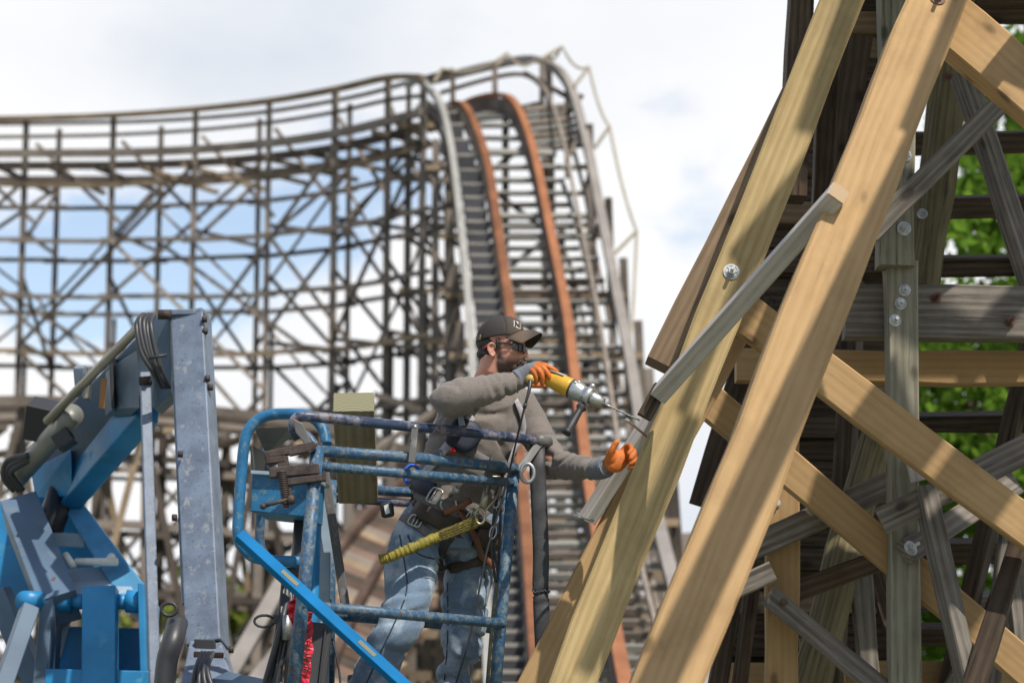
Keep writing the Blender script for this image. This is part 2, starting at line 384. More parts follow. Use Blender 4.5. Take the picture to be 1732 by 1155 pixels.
# ------------------------------------------------------------------ far coaster: curved trestle
def lerp(xs, ys, x):
    if x <= xs[0]: return ys[0] + (ys[1] - ys[0]) * (x - xs[0]) / (xs[1] - xs[0])
    for i in range(len(xs) - 1):
        if x <= xs[i + 1]: return ys[i] + (ys[i + 1] - ys[i]) * (x - xs[i]) / (xs[i + 1] - xs[i])
    return ys[-1] + (ys[-1] - ys[-2]) * (x - xs[-1]) / (xs[-1] - xs[-2])
def curved_trestle():
    r = root('coaster_trestle', 'tall weathered timber coaster trestle curving across the left under a level railed track', 'coaster trestle', (-8, 60, 0))
    KX = [-560, -100, 43, 191, 329, 455, 565, 655, 715]
    KY = [61.5, 62, 61.5, 60.7, 59.5, 58, 56.4, 55, 54]
    HT = [214, 207, 205, 200, 190, 176, 157, 137, 136]
    DK = [264, 258, 257, 256, 251, 240, 224, 203, 187]
    fx = [-560, -408, -256, -104, 43, 191, 329, 455, 565, 655, 713]
    bx = [-620, -455, -290, -125, 97, 270, 437, 590, 690, 765]
    def z_at(py, Y): return P(866, py, Y).z
    front = [(P(x, 300, lerp(KX, KY, x)).x, lerp(KX, KY, x), z_at(lerp(KX, HT, x), lerp(KX, KY, x)), z_at(lerp(KX, DK, x), lerp(KX, KY, x))) for x in fx]
    back = [(P(x, 300, lerp(KX, KY, x) + 3.2).x, lerp(KX, KY, x) + 3.2, 0, z_at(lerp(KX, DK, x) + 6, lerp(KX, KY, x) + 3.0)) for x in bx]
    for i, (x, y, zt, zd) in enumerate(front):
        w = 0.125 if i < 8 else .16
        beam('post', (x, y - .08, 0), (x + R.uniform(-.03, .03), y - .08, zt + .06), w, .2, M['far'], r)
        # doubled post lower down
        beam('post_splice', (x + .13, y, 0), (x + .13, y, zd - 4.2 - R.random() * 2), .09, .14, M['fardark'], r)
    for (x, y, zt, zd) in back:
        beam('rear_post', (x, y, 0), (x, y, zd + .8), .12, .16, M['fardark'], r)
    # handrails, stringers, deck
    ft = [V((x, y, zt)) for x, y, zt, zd in front]; fd = [V((x, y, zd)) for x, y, zt, zd in front]; bd = [V((x, y, zd)) for x, y, zt, zd in back]
    def sp(pts, dz=0, dy=0): return [p + V((0, dy, dz)) for p in smooth_path(pts, 4)]
    s = MB(); s.strip(sp(ft, 0.02, -.2), .16, .12); s.build('handrail', M['fartan'], r)
    s = MB(); s.strip(sp([a * .55 + b * .45 for a, b in zip(ft, fd)], -.1, -.2), .05, .09); s.build('midrail', M['far'], r)
    s = MB(); s.strip(sp([b + (b - a) * .0 + V((0, 0, .95)) for a, b in zip(bd, bd)], 0, 0), .06, .1); s.build('handrail', M['far'], r)
    for k, dy in enumerate((-.32, .9, 2.4)):
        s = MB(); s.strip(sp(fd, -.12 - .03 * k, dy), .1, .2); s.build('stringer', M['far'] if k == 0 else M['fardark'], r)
    path = sp(fd, -.38, 1.1); dist = 0; step = 1.5; acc = 0
    for a, b in zip(path, path[1:]):
        L = (b - a).length; d = (b - a).normalized(); sd_ = V((-d.y, d.x, 0)).normalized()
        while acc < L:
            c = a + d * acc
            e = 1.15 + R.random() * .25
            beam('cross_tie', c - sd_ * e, c + sd_ * (1.8 + R.random() * .3), .13, .10, M['fartan'] if R.random() < .25 else M['fardark'], r, facing=(0, 0, 1))
            acc += step
        acc -= L
    # ledgers: one continuous lapped line of boards a level
    def ledger(row, dz, dy, mat):
        s = MB()
        for i in range(len(row) - 1):
            a = V((row[i][0], row[i][1] + dy, row[i][3] - dz)); b = V((row[i + 1][0], row[i + 1][1] + dy, row[i + 1][3] - dz))
            if min(a.z, b.z) < .3: continue
            d = (b - a).normalized()
            s.bar(a - d * .32 + V((0, .05 * (i % 2), .045 * (i % 2))), b + d * .32 + V((0, .05 * (i % 2), .045 * (i % 2))), .115, .045)
        if s.v: s.build('ledger', mat, r)
    for k in range(12):
        dz = .95 + k * 1.46
        ledger(front, dz, -.17, M['far'] if k % 3 else M['fartan'])
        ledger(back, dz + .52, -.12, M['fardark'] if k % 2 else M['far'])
    # long crossing braces on both rows
    for row, dy, step in ((front, -.26, 1), (back, .14, 1)):
        n = len(row)
        for k in range(5):
            for i in range(0, n - 2, 1):
                za = row[i][3] - .9 - k * 4.38 - (i % 2) * 1.46
                zb = za - 4.3
                if zb < 0: continue
                up = (i + k) % 2
                a = V((row[i][0], row[i][1] + dy, za if up else zb)); b = V((row[i + 2][0], row[i + 2][1] + dy, zb if up else za))
                beam('brace', a, b, .105, .045, M['far'] if R.random() < .6 else M['fardark'], r)
    for i in range(len(back) - 1):
        for k in range(5):
            za = back[i][3] - 1.6 - k * 2.92
            if za < 3.4: continue
            u = (i + k) % 2
            beam('fine_brace', (back[i][0], back[i][1] - 1.4, za if u else za - 2.9), (back[i + 1][0], back[i + 1][1] - 1.4, za - 2.9 if u else za), .075, .04, M['far'], r)
    # short bay braces near the deck and between the rows
    for i in range(len(front) - 1):
        a, b = front[i], front[i + 1]
        beam('knee_brace', (a[0], a[1] + 1.2, a[2] - .3), (b[0], b[1] + 1.2, b[3] - 1.6), .11, .05, M['far'], r)
    for i in range(min(len(front), len(back))):
        a, b = front[i], back[i]
        for k in range(5):
            z = a[3] - 1.4 - k * 2.92
            if z < 3: continue
            s_ = 1 if k % 2 else -1
            beam('cross_brace', (a[0], a[1], z + 1.0 * s_), (b[0], b[1], z - 1.0 * s_), .1, .05, M['fardark'], r)
            beam('cross_ledger', (a[0], a[1], z - .7), (b[0], b[1], z - .7), .1, .06, M['fardark'], r)
curved_trestle()

# ------------------------------------------------------------------ far coaster: steep drop
DROP_Y = [57.0, 55.4, 54.2, 53.2, 52.5, 51.5, 50, 47.5, 45, 43, 40, 37.5, 33, 30.5, 28, 25.5]
RR = [(770, 186), (800, 169), (844, 160), (868, 171), (888, 210), (907, 273), (921, 341), (941, 438), (960, 535), (970, 618), (985, 729), (996, 818), (1020, 960), (1038, 1055), (1056, 1150), (1075, 1240)]
LR = [(722, 196), (748, 184), (766, 176), (783, 176), (802, 208), (824, 273), (836, 341), (850, 438), (864, 535), (868, 618), (876, 729), (884, 818), (896, 960), (903, 1055), (910, 1150), (916, 1240)]
WH = [(690, 145), (700, 137), (713, 138), (742, 167), (756, 212), (768, 280), (776, 350), (787, 445), (795, 545), (800, 630), (806, 740), (812, 830), (820, 965), (824, 1060), (828, 1150), (832, 1240)]
GH = [(728, 137), (834, 111), (914, 99), (960, 138), (978, 190), (997, 262), (1011, 335), (1032, 438), (1053, 545), (1069, 625), (1085, 735), (1100, 830), (1135, 975), (1165, 1075), (1190, 1160), (1215, 1240)]
M['handgrey'] = far_wood('weathered_grey_handrail', (0.19, 0.17, 0.15), .35)
def relax(p, n=8):
    for _ in range(n): p = [p[0]] + [(p[i - 1] + p[i] * 2 + p[i + 1]) / 4 for i in range(1, len(p) - 1)] + [p[-1]]
    return p
def drop():
    r = root('coaster_drop', 'steep wooden coaster drop with two rusty orange rails and a stairway beside them', 'coaster drop', (0, 45, 0))
    # place left rail, stairs, handrails level with the right rail across the track
    right = smooth_path([P(x, y, Y) for (x, y), Y in zip(RR, DROP_Y)], 6)
    left = smooth_path([P(x, y, Y) for (x, y), Y in zip(LR, DROP_Y)], 6)
    white = smooth_path([P(x, y, Y) for (x, y), Y in zip(WH, DROP_Y)], 6)
    grey = smooth_path([P(x, y, Y + .2) for (x, y), Y in zip(GH, DROP_Y)], 6)
    white, grey, left, right = relax(white, 14), relax(grey, 6), relax(left, 4), relax(right, 4)
    for p in (left, right):
        s = MB(); s.strip(p, .17, .10); s.build('rail', M['rust'], r)
        s = MB(); s.strip([q + V((0, .05, -.22)) for q in p], .22, .3); s.build('rail_timber', M['far'], r)
    s = MB(); s.strip(white, .14, .13); s.build('handrail', M['farwhite'], r)
    s = MB(); s.strip(grey, .19, .16); s.build('handrail', M['handgrey'], r)
    s = MB(); s.strip([p + (q - p) * .42 + V((0, 0, .0)) for p, q in zip(grey, right)], .06, .1); s.build('midrail', M['far'], r)
    # ties at even steps of path length
    def at(path, dists, d):
        for i in range(len(dists) - 1):
            if dists[i + 1] >= d:
                f = (d - dists[i]) / max(1e-6, dists[i + 1] - dists[i]); return path[i].lerp(path[i + 1], f), i + f
        return path[-1], len(path) - 1
    def idx(path, u):
        i = min(int(u), len(path) - 2); return path[i].lerp(path[i + 1], u - i)
    D = [0]
    for a, b in zip(right, right[1:]): D.append(D[-1] + (b - a).length)
    d = 0.2; k = 0
    while d < D[-1]:
        q, u = at(right, D, d); p = idx(left, u)
        tn = (idx(right, min(u + .5, len(right) - 1)) - idx(right, max(0, u - .5))).normalized()
        x = (q - p).normalized(); nrm = x.cross(tn).normalized()
        if nrm.z < 0: nrm = -nrm
        thick = k % 5 == 0
        ext = .95 if k % 2 else .6
        a = p - x * .12 - nrm * .34; b = q + x * ext - nrm * .34
        beam('tie', a, b, .17 if thick else .08, .09, M['fargrey'] if R.random() < .75 else M['far'], r, facing=nrm)
        d += .56; k += 1
    # stairway between the white handrail and the left rail
    d = 0.3; k = 0
    DL = [0]
    for a, b in zip(left, left[1:]): DL.append(DL[-1] + (b - a).length)
    while d < DL[-1] - .3 and k < 99:
        q, u = at(left, DL, d); w = idx(white, u)
        x = (q - w).normalized(); a = w + x * .14 + V((0, 0, -.35)); b = q - x * .12 + V((0, 0, -.2))
        a.z = b.z = (a.z + b.z) / 2
        u2 = at(left, DL, d + .6)[1]; q2 = idx(left, u2)
        beam('stair_tread', a, b, .26, .05, M['tread'], r, facing=(0, 0, 1))
        drop_ = max(.05, q.z - q2.z); run = max(.02, q.y - q2.y)
        c = (a + b) / 2; 
        s = MB(); s.box(c + V((0, -.13 - run * .0, -drop_ * .5 - .03)), x * ((b - a).length / 2), V((0, .012, 0)), V((0, 0, max(.04, drop_ * .5 - .03))))
        s.build('stair_riser', M['riser'], r)
        d += .6; k += 1
    # bents that carry it
    for j, Y in enumerate([54.5, 52.2, 50, 47.6, 45.2, 42.8, 40.4, 38, 35.6, 33.2, 30.8]):
        u = min(range(len(right)), key=lambda i: abs(right[i].y - Y))
        q, p, w, g = right[u], left[u], white[u], grey[u]
        x0, x1 = p.x - .95, q.x + 1.35; zt = q.z - .5
        xs = [x0, (p.x + q.x) / 2 - .5, q.x + .35, x1]
        tops = [w.z, zt, zt, g.z]
        if j == 0: tops[0] = zt
        lean = (x1 - (q.x + .35)) * .0
        for x, z in zip(xs, tops):
            if z < .4: continue
            beam('bent_post', (x + (0 if x < q.x else (.35 if x == x1 else 0)), Y, 0), (x, Y, z), .16, .16, M['far'] if R.random() < .6 else M['fardark'], r)
        for k in range(11):
            z = zt - .25 - k * 1.3
            if z < .4: break
            beam('bent_ledger', (x0 - .2, Y - .1, z), (x1 + .08, Y - .1, z + R.uniform(-.03, .03)), .12, .05, M['far'] if k % 3 else M['fartan'], r)
            if k % 2 == 0 and z > 2.6 and j % 2 == 0:
                beam('bent_brace', (x0, Y + .1, z), (x1, Y + .1, z - 2.5), .11, .05, M['fardark'], r)
                if j % 3 == 0: beam('bent_brace', (x0, Y + .15, z - 2.5), (x1, Y + .15, z), .11, .05, M['far'], r)
    # outrigger along the right side, lines of girts rising with the hill
    for k in range(6):
        s = MB(); pts = [g - V((0.1, 0, .9 + k * 1.5)) for g in grey[18::3] if g.z - .9 - k * 1.5 > .2]
        if len(pts) > 2: s.strip(pts, .05, .12); s.build('girt', M['far'], r)
    for k in range(5):
        s = MB(); pts = [g - V((.0, 0, .6 + k * 1.5)) for g in white[14::3] if g.z - .6 - k * 1.5 > .2]
        if len(pts) > 2: s.strip(pts, .05, .12); s.build('girt', M['fardark'], r)
    for i in range(20, len(grey) - 8, 6):
        beam('handrail_post', grey[i], right[i] + V((.95, 0, -.4)), .1, .1, M['far'], r)
        beam('handrail_post', white[i], white[i] - V((-.05, 0, 1.1)), .1, .1, M['farwhite'], r)
    for px, y0, y1, Y in ((837, 109, 168, 55), (917, 100, 200, 54), (960, 138, 300, 53.6), (997, 262, 520, 52)):
        beam('handrail_post', P(px, y0, Y), P(px, y1, Y), .13, .13, M['far'], r)
    for a, b in (((885, 122, 54), (962, 165, 53.5)), ((962, 175, 53.6), (920, 215, 53.8)), ((930, 235, 53), (985, 160, 53)), ((985, 215, 52.6), (1000, 300, 52.4))):
        beam('top_brace', P(*a), P(*b), .11, .06, M['fardark'], r)
    # walkway landing on the right of the crest
    for k in range(7):
        y = 185 + k * 11
        beam('landing_board', P(888 + k * 3, y, 52.9 - k * .08), P(962 + k * 5, y - 8, 53.2 - k * .08), .09, .2, M['fargrey'] if k % 2 else M['far'], r)
    # outrigger poles and guy line
    knots = [(747, 116), (858, 90), (907, 100), (951, 79), (996, 113), (1031, 214), (1077, 391), (1067, 570), (1075, 700)]
    pts = [P(x, y, 53.5 - max(0, (y - 120)) * .012) for x, y in knots]
    sag = []
    for a, b in zip(pts, pts[1:]):
        for i in range(6):
            t = i / 6; sag.append(a.lerp(b, t) - V((0, 0, .9 * t * (1 - t))))
    s = MB(); s.tube(sag + [pts[-1]], .032, 6); s.build('guy_line', M['net'], r)
    for a, b in (((915, 100), (951, 79)), ((971, 146), (996, 113)), ((1006, 250), (1031, 214)), ((1038, 430), (1077, 391)), ((735, 138), (747, 116)), ((840, 110), (858, 90))):
        Ya = 53.4 - max(0, a[1] - 120) * .012
        beam('outrigger_pole', P(*a, Ya), P(*b, Ya), .07, .07, M['net'], r)
drop()

# ------------------------------------------------------------------ lower return track in front of the trestle
def lower_track():
    r = root('return_track', 'low timber return track with sunlit ties running behind the blue lift', 'coaster track', (-7, 47, 0))
    KX = [-520, -120, 60, 240, 420, 580, 720, 840]; KYd = [46, 46.5, 47, 47.6, 48.2, 48.6, 48.2, 47.4]; KP = [706, 700, 694, 700, 716, 742, 786, 850]
    pts = [P(x, y, Y) for x, y, Y in zip(KX, KP, KYd)]
    path = smooth_path(pts, 5)
    for dy, mat in ((-1.3, 'far'), (-.5, 'fardark'), (.5, 'far'), (1.3, 'fardark')):
        s = MB(); s.strip([p + V((0, dy, 0)) for p in path], .12, .2); s.build('stringer', M[mat], r)
    s = MB(); s.strip([p + V((0, -1.3, .9)) for p in path[27:]], .08, .12); s.build('handrail', M['far'], r)
    acc = 0
    for a, b in zip(path, path[1:]):
        L = (b - a).length; d = (b - a).normalized(); sd_ = V((-d.y, d.x, 0)).normalized()
        while acc < L:
            c = a + d * acc + V((0, 0, -.34))
            beam('tie', c - sd_ * 1.7 - V((0, 0, .12)), c + sd_ * 1.7 + V((0, 0, .1)), .2, .12, M['fartan'] if R.random() < .7 else M['far'], r, facing=(0, -.3, 1))
            acc += .52
        acc -= L
    xs = [-520, -400, -280, -170, -60, 55, 150, 262, 372, 452, 540, 625, 705, 790]
    posts = []
    for i, x in enumerate(xs):
        Y = lerp(KX, KYd, x); p = P(x, lerp(KX, KP, x), Y); posts.append(p)
        for dy in (-1.1, 1.1):
            beam('post', (p.x + R.uniform(-.1, .1), p.y + dy, 0), (p.x, p.y + dy, p.z), .17, .17, M['far'] if R.random() < .5 else M['fardark'], r)
    for k in range(5):
        for dy in (-1.25, 1.0):
            s = MB()
            for a, b in zip(posts, posts[1:]):
                z0, z1 = a.z - 1.0 - k * 1.3, b.z - 1.0 - k * 1.3
                if min(z0, z1) < .3: continue
                s.bar((a.x - .3, a.y + dy, z0), (b.x + .3, b.y + dy, z1), .14, .05)
            if s.v: s.build('ledger', M['far'] if (k + (dy > 0)) % 2 else M['fardark'], r)
    for i in range(len(posts) - 1):
        a, b = posts[i], posts[i + 1]
        for dy in (-1.35, 1.2):
            u = (i + (dy > 0)) % 2
            beam('brace', (a.x, a.y + dy, a.z - .4 if u else 2.2), (b.x, b.y + dy, 2.2 if u else b.z - .4), .13, .05, M['fartan'] if R.random() < .15 else M['fardark'], r)
            beam('brace', (a.x, a.y + dy, a.z - 2.0 if not u else .3), (b.x, b.y + dy, .3 if not u else b.z - 2.2), .12, .05, M['far'], r)
lower_track()
def dip_track():
    r = root('coaster_dip', 'banked bottom of a coaster dip of dense reddish ties between worker and platform', 'coaster track', (-2.6, 38, 0))
    A = [(470, 1120, 33), (520, 1010, 36), (575, 920, 39), (640, 850, 42), (705, 800, 44.5), (760, 765, 46)]
    B = [(640, 1200, 32), (690, 1080, 35), (735, 985, 38), (775, 905, 41), (812, 850, 43.5), (840, 815, 45)]
    pa = smooth_path([P(*a) for a in A], 9); pb = smooth_path([P(*b) for b in B], 9)
    for i, (a, b) in enumerate(zip(pa, pb)):
        x = (b - a).normalized()
        beam('tie', a - x * .3 * R.random(), b + x * (.05 + .3 * R.random()), .17, .12, M[('farred', 'fartan', 'far', 'farred', 'fardark')[i % 5]], r, facing=(0, -.6, .8))
    for f in (.08, .5, .92):
        s = MB(); s.strip([a.lerp(b, f) + V((0, -.05, .14)) for a, b in zip(pa, pb)], .13, .14); s.build('rail', M['farred'], r)
    for f, p in ((.0, pa), (1, pb)):
        for i in range(0, len(p), 5):
            q = p[i]
            beam('post', (q.x, q.y, 0), (q.x, q.y, q.z + .9), .14, .14, M['far'], r)
        s = MB(); s.strip([q + V((0, 0, .95)) for q in p], .08, .1); s.build('handrail', M['far'], r)
    for i in range(0, len(pa) - 5, 5):
        for k in range(4):
            z = pa[i].z - .6 - k * 1.1
            if z < .2: break
            beam('ledger', (pa[i].x - .5, pa[i].y - .1, z), (pb[i].x + .5, pb[i].y - .1, z - .1), .13, .05, M['far'] if k % 2 else M['fartan'], r)
dip_track()
def batters():
    for k, (a, b, lab) in enumerate((((372, 1165, 30), (492, 955, 33), 'pale grey slanting timber prop low behind the platform, upper of the pair'),
                                     ((420, 1165, 29.5), (545, 1010, 32.5), 'pale grey slanting timber prop low behind the platform, lower of the pair'))):
        pa, pb = P(*a), P(*b); d = (pb - pa).normalized()
        base = pa - d * (pa.z / d.z)
        r = root('timber_prop', lab, 'timber', base, 'slanting timber props')
        beam('batter_post', base, pb + d * .6, .2, .16, M['handgrey'], r)
        beam('batter_foot', base + V((-.5, 0, .06)), base + V((.6, 0, .06)), .3, .12, M['fargrey'], r, facing=(0, 0, 1))
batters()
# ------------------------------------------------------------------ near trestle on the right: one bolted structure
def tri(px, py, Y): return P(px, py, Y)
TR = root('wooden_trestle', 'nearby old coaster trestle with fresh pale timbers and braces bolted onto dark weathered posts', 'coaster trestle', (2.2, 11.5, 0))
def tb(name, a, b, w, t, mat, label=None, facing=(0, -1, 0), bev=.007, wob=.018):
    return beam(name, P(*a), P(*b), w, t, M[mat], TR, facing, bev, label, wob)
def bolt(px, py, Y, parent, kind='bolt', r=.034, nut=True, rusty=False, proj=.035, mat=None):
    """washer, nut and bolt end standing on the front face of the timber `parent`"""
    q, n = BI[parent.name]; d = ray_dir(px, py); o_ = V((0, 0, CAM_Z)); c = o_ + d * ((q - o_).dot(n) / d.dot(n))
    x = n.orthogonal().normalized(); y = n.cross(x); s = MB()
    s.cyl(c - n * .004, c + n * .006, r, 24)
    if not rusty:
        s.tube([c + n * .006 + x * (math.cos(a) * r * .8) + y * (math.sin(a) * r * .8) for a in [i * math.pi / 8 for i in range(16)]], .003, 6, close=True)
        for a in range(6):
            v = x * math.cos(a * 1.047 + .3) + y * math.sin(a * 1.047 + .3)
            s.bar(c + v * r * .5 + n * .007, c + v * r * .72 + n * .007, .008, .005, n)
    s.cyl(c + n * .003, c + n * .024, .0165, 6)
    s.cyl(c + n * .02, c + n * (.024 + proj), .0085, 10)
    return s.build(kind, M['rustbolt'] if rusty else M['washer'], parent)
M['washer'] = plain('stamped_zinc_washer', (.46, .465, .46), .55, .25, .35, 140, var=.5)
# --- big new timbers
t2 = tb('leaning_post', (1779, -480, 10.385), (1096, 1240, 8.25), .238, .20, 'tan', 'large new tan timber leaning to the left in front', wob=.02, bev=.012)
bolt(1586, -2, 9.62, t2, rusty=True, proj=.07)
s = MB(); c = P(1484, 228, 9.41); s.cyl(c + V((0, .004, 0)), c - V((0, .0025, 0)), .021, 14); s.build('plug', plain('wood_plug', (.62, .46, .28), .7), t2)
t1 = tb('leaning_post', (1618, -480, 10.895), (930, 1250, 10.2), .193, .14, 'treated', 'green tinted new timber with rough saw marks', wob=.018, bev=.01)
bolt(1237, 460, 10.52, t1, r=.036)
tb('leaning_post', (1352, 150, 11.0), (1120, 614, 10.95), .15, .2, 'brown', 'short board coloured brown for shade behind the green tinted timber')
tb('leaning_post', (1226, 560, 11.0), (862, 1260, 10.8), .205, .14, 'tan', 'new tan timber lowest behind the green tinted timber')
tb('post', (1376, -420, 11.4), (1345, 330, 11.4), .12, .2, 'dark')
# --- grey plank being drilled, and its packing block
def plank():
    a, b = P(1404, 318, 9.12), P(1106, 656, 10.26)
    nn = V((-.60, -.42, .68))
    o = beam('plank', a, b, .085, .075, M['plank'], TR, nn, .004, 'light grey plank being drilled across the leaning timbers', .004)
    m, t, bb = new_mat('cut_plank_end'); co = coords(t)
    w = N(t, 'ShaderNodeTexWave', wave_type='RINGS', i_Scale=30.0, i_Distortion=3.0); w.rings_direction = 'X'; t.links.new(co, w.inputs[0])
    t.links.new(ramp(t, w.outputs['Fac'], [(0, (.28, .185, .095)), (1, (.36, .25, .135))]), bb.inputs['Base Color'])
    x = (b - a).normalized(); n = (nn - x * nn.dot(x)).normalized(); y = n.cross(x); c = a - n * .0375
    s = MB(); s.box(c - x * .003, x * .0035, y * .040, n * .035); s.build('end_grain', m, o)
    p2 = beam('plank', P(1128, 652, 10.68), P(984, 874, 10.88), .075, .06, M['plank'], TR, (-.75, -.55, .35), .004, 'lower grey plank ending behind the raised glove', .004)
    s = MB(); p0 = P(1082, 722, 10.30); s.cyl(p0 + V((.05, .16, -.03)), p0 - V((.052, .0, -.028)), .0055, 8); s.cyl(p0 - V((.048, .0, -.026)), p0 - V((.06, .004, -.033)), .009, 6)
    s.build('bolt', M['steel'], o)
    s = MB(); p0 = P(985, 876, 10.6); s.cyl(p0 + V((.05, .12, 0)), p0 + V((-.035, -.03, .01)), .007, 8); s.cyl(p0 + V((-.015, -.014, .005)), p0 + V((-.03, -.026, .009)), .016, 6); s.build('bolt', M['galv'], p2)
    tb('packing_block', (1120, 652, 10.27), (1092, 704, 10.27), .062, .08, 'dark', facing=(.15, -.95, .1), bev=.003, wob=0)
plank()
# --- new cross braces
tb('brace', (1240, 512, 10.82), (2100, 1162, 10.71), .188, .09, 'tan', 'upper new tan cross brace')
tb('brace', (1190, 668, 11.45), (1770, 1160, 11.4), .165, .09, 'tan', 'lower new tan cross brace')
tb('brace', (1560, -10, 9.95), (2100, 440, 9.2), .225, .15, 'tan', 'wide new tan brace at the top')
tb('post', (1325, 700, 11.75), (1325, 1300, 11.75), .157, .10, 'tan', 'upright new tan post')
tb('ledger', (1246, 617, 11.95), (2150, 624, 11.95), .165, .12, 'tan', 'level new tan beam under the dark ledger')
# --- aged members
p1 = tb('post', (1527, 440, 11.33), (1531, 1330, 11.33), .145, .14, 'greypost', 'grey green upright post with three bolts')
p2 = tb('post', (1519, -430, 11.26), (1520, 448, 11.26), .165, .16, 'greypost', 'grey green upper post ending above the bolts')
for x, y in ((1530, 491), (1523, 514), (1514, 542)): bolt(x, y, 11.18, p1, r=.029, proj=.05)
bolt(1529, 387, 11.08, p2, r=.034, proj=.02); bolt(1531, 264, 11.08, p2, r=.030, proj=.02)
l1 = tb('ledger', (1430, 524, 11.5), (2150, 535, 11.5), .26, .14, 'grey', 'dark grey thick ledger with two rusty bolts', wob=.02)
bolt(1583, 504, 11.48, l1, r=.026, rusty=True, proj=.09); bolt(1708, 544, 11.48, l1, r=.026, rusty=True, proj=.07)
tb('brace', (1470, 392, 11.05), (1860, 11, 10.9), .108, .05, 'grey')
tb('brace', (1240, 938, 11.62), (1528, 810, 11.6), .125, .07, 'grey')
tb('brace', (1489, 880, 11.10), (2050, 604, 10.88), .13, .07, 'grey')
tb('brace', (1180, 1026, 11.50), (1309, 967, 11.48), .10, .07, 'grey')
tb('brace', (1340, 1003, 11.95), (1560, 925, 11.9), .105, .06, 'dark')
b9 = tb('brace', (1540, 930, 11.25), (1720, 812, 11.9), .12, .06, 'grey')
bolt(1540, 927, 11.14, b9, r=.036)
b7 = tb('brace', (1300, 1002, 11.6), (1520, 1185, 11.4), .10, .09, 'grey')
bolt(1326, 1018, 11.55, b7, r=.018, rusty=True, proj=.01)
bolt(1312, 851, 11.73, [o for o in TR.children if o.get('label') == 'upright new tan post'][0], r=.024, proj=.03)
tb('strut', (1546, 770, 11.22), (1556, 812, 11.22), .07, .05, 'plank')
tb('strut', (1567, 820, 11.05), (1655, 1180, 10.9), .085, .10, 'grey', facing=(.3, -1, 0))
tb('strut', (1735, 880, 10.98), (1630, 1190, 10.85), .085, .12, 'dark', facing=(-.3, -1, 0))
tb('strut', (1636, 120, 11.95), (1770, 520, 11.7), .105, .10, 'grey', facing=(.3, -1, 0))
lg = tb('log_post', (1680, -450, 12.6), (1566, 480, 12.35), .19, .18, 'moss', wob=.05, bev=.05)
tb('log_post', (1500, 690, 12.5), (1370, 1160, 12.2), .20, .18, 'moss', wob=.05, bev=.05)
bolt(1560, 362, 12.3, lg, r=.028); bolt(1603, 130, 12.33, lg, r=.028, rusty=True)
tb('post', (1452, 920, 12.35), (1478, 1200, 12.35), .11, .1, 'grey')
tb('brace', (1480, 950, 12.6), (1540, 1150, 12.5), .11, .06, 'dark')
tb('post', (1712, 900, 12.4), (1672, 1180, 12.4), .10, .1, 'grey')
tb('post', (1722, 960, 12.2), (1745, 1200, 12.2), .12, .1, 'grey')
tb('brace', (1660, 1080, 12.6), (1592, 1200, 12.6), .09, .05, 'grey')
tb('post', (1275, 960, 12.0), (1246, 1200, 12.0), .08, .10, 'dark', bev=.02)
tb('post', (1292, 500, 12.2), (1185, 850, 12.1), .12, .1, 'dark')
# steep dark posts seen between the two large timbers
tb('post', (1412, 30, 11.7), (1385, 420, 11.7), .10, .12, 'dark')
tb('post', (1452, 60, 12.1), (1400, 470, 12.0), .15, .1, 'dark')
tb('post', (1300, 640, 12.3), (1206, 1200, 12.1), .10, .12, 'dark')
# --- the deck behind: dark boards and ties seen from below, climbing away
def deck():
    for i in range(17):                        # lower deck boards, left part
        y = 575 + i * 37
        x0 = 1243 + max(0, 10 * math.sin(i)) - max(0, i - 6) * 3.5 - (8 if i > 12 else 0); x1 = 1505 + R.uniform(-8, 12)
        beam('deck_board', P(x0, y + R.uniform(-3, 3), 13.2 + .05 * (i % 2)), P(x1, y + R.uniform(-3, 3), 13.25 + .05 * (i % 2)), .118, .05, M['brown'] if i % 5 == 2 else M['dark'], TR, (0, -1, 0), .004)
    for i in range(15):                        # upper deck boards between the leaning timbers
        y = -40 + i * 40
        x0 = 1432 - y * .39; x1 = 1512 + R.uniform(-6, 6)
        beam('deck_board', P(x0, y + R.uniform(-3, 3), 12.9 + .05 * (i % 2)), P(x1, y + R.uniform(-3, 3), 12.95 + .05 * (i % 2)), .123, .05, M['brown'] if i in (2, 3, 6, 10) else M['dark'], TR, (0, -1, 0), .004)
    for i in range(17):                        # the boards behind them, lapping the joints
        y = 590 + i * 37
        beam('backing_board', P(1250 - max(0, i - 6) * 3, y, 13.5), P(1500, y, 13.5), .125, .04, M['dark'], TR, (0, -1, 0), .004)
    for i in range(14):
        y = -20 + i * 40
        beam('backing_board', P(1440 - y * .37, y, 13.25), P(1508, y, 13.25), .125, .04, M['dark'], TR, (0, -1, 0), .004)
    for y, Y, w, m in ((14, 12.8, .2, 'dark'), (245, 13.1, .12, 'dark'), (354, 13.1, .11, 'dark'), (455, 13.1, .11, 'dark'), (722, 13.3, .1, 'dark'), (940, 13.3, .12, 'dark'), (1022, 13.5, .08, 'grey'), (1082, 13.5, .1, 'dark')):
        beam('cross_tie', P(1500, y, Y), P(2150, y - 11, Y - .2), w, .14, M[m], TR, (0, -1, -.35), .006, None, .02)
    beam('cross_tie', P(1215, 1140, 13.0), P(2150, 1131, 12.8), .13, .2, M['tan'], TR, (0, -1, .3), .006, None, .02)
    beam('cross_tie', P(1360, 1125, 12.8), P(1415, 1122, 12.8), .2, .2, M['brown'], TR, (0, -1, -.3), .006)
    for (a, b) in (((1440, 470, 12.7), (1400, 1200, 12.6)), ((1725, 640, 12.9), (1590, 1200, 12.8)), ((1690, 1000, 12.9), (1620, 1200, 12.9)), ((1740, 400, 12.9), (1735, 700, 12.9))):
        beam('stringer', P(*a), P(*b), .09, .16, M['dark'], TR, (-.4, -1, 0), .006)
deck()
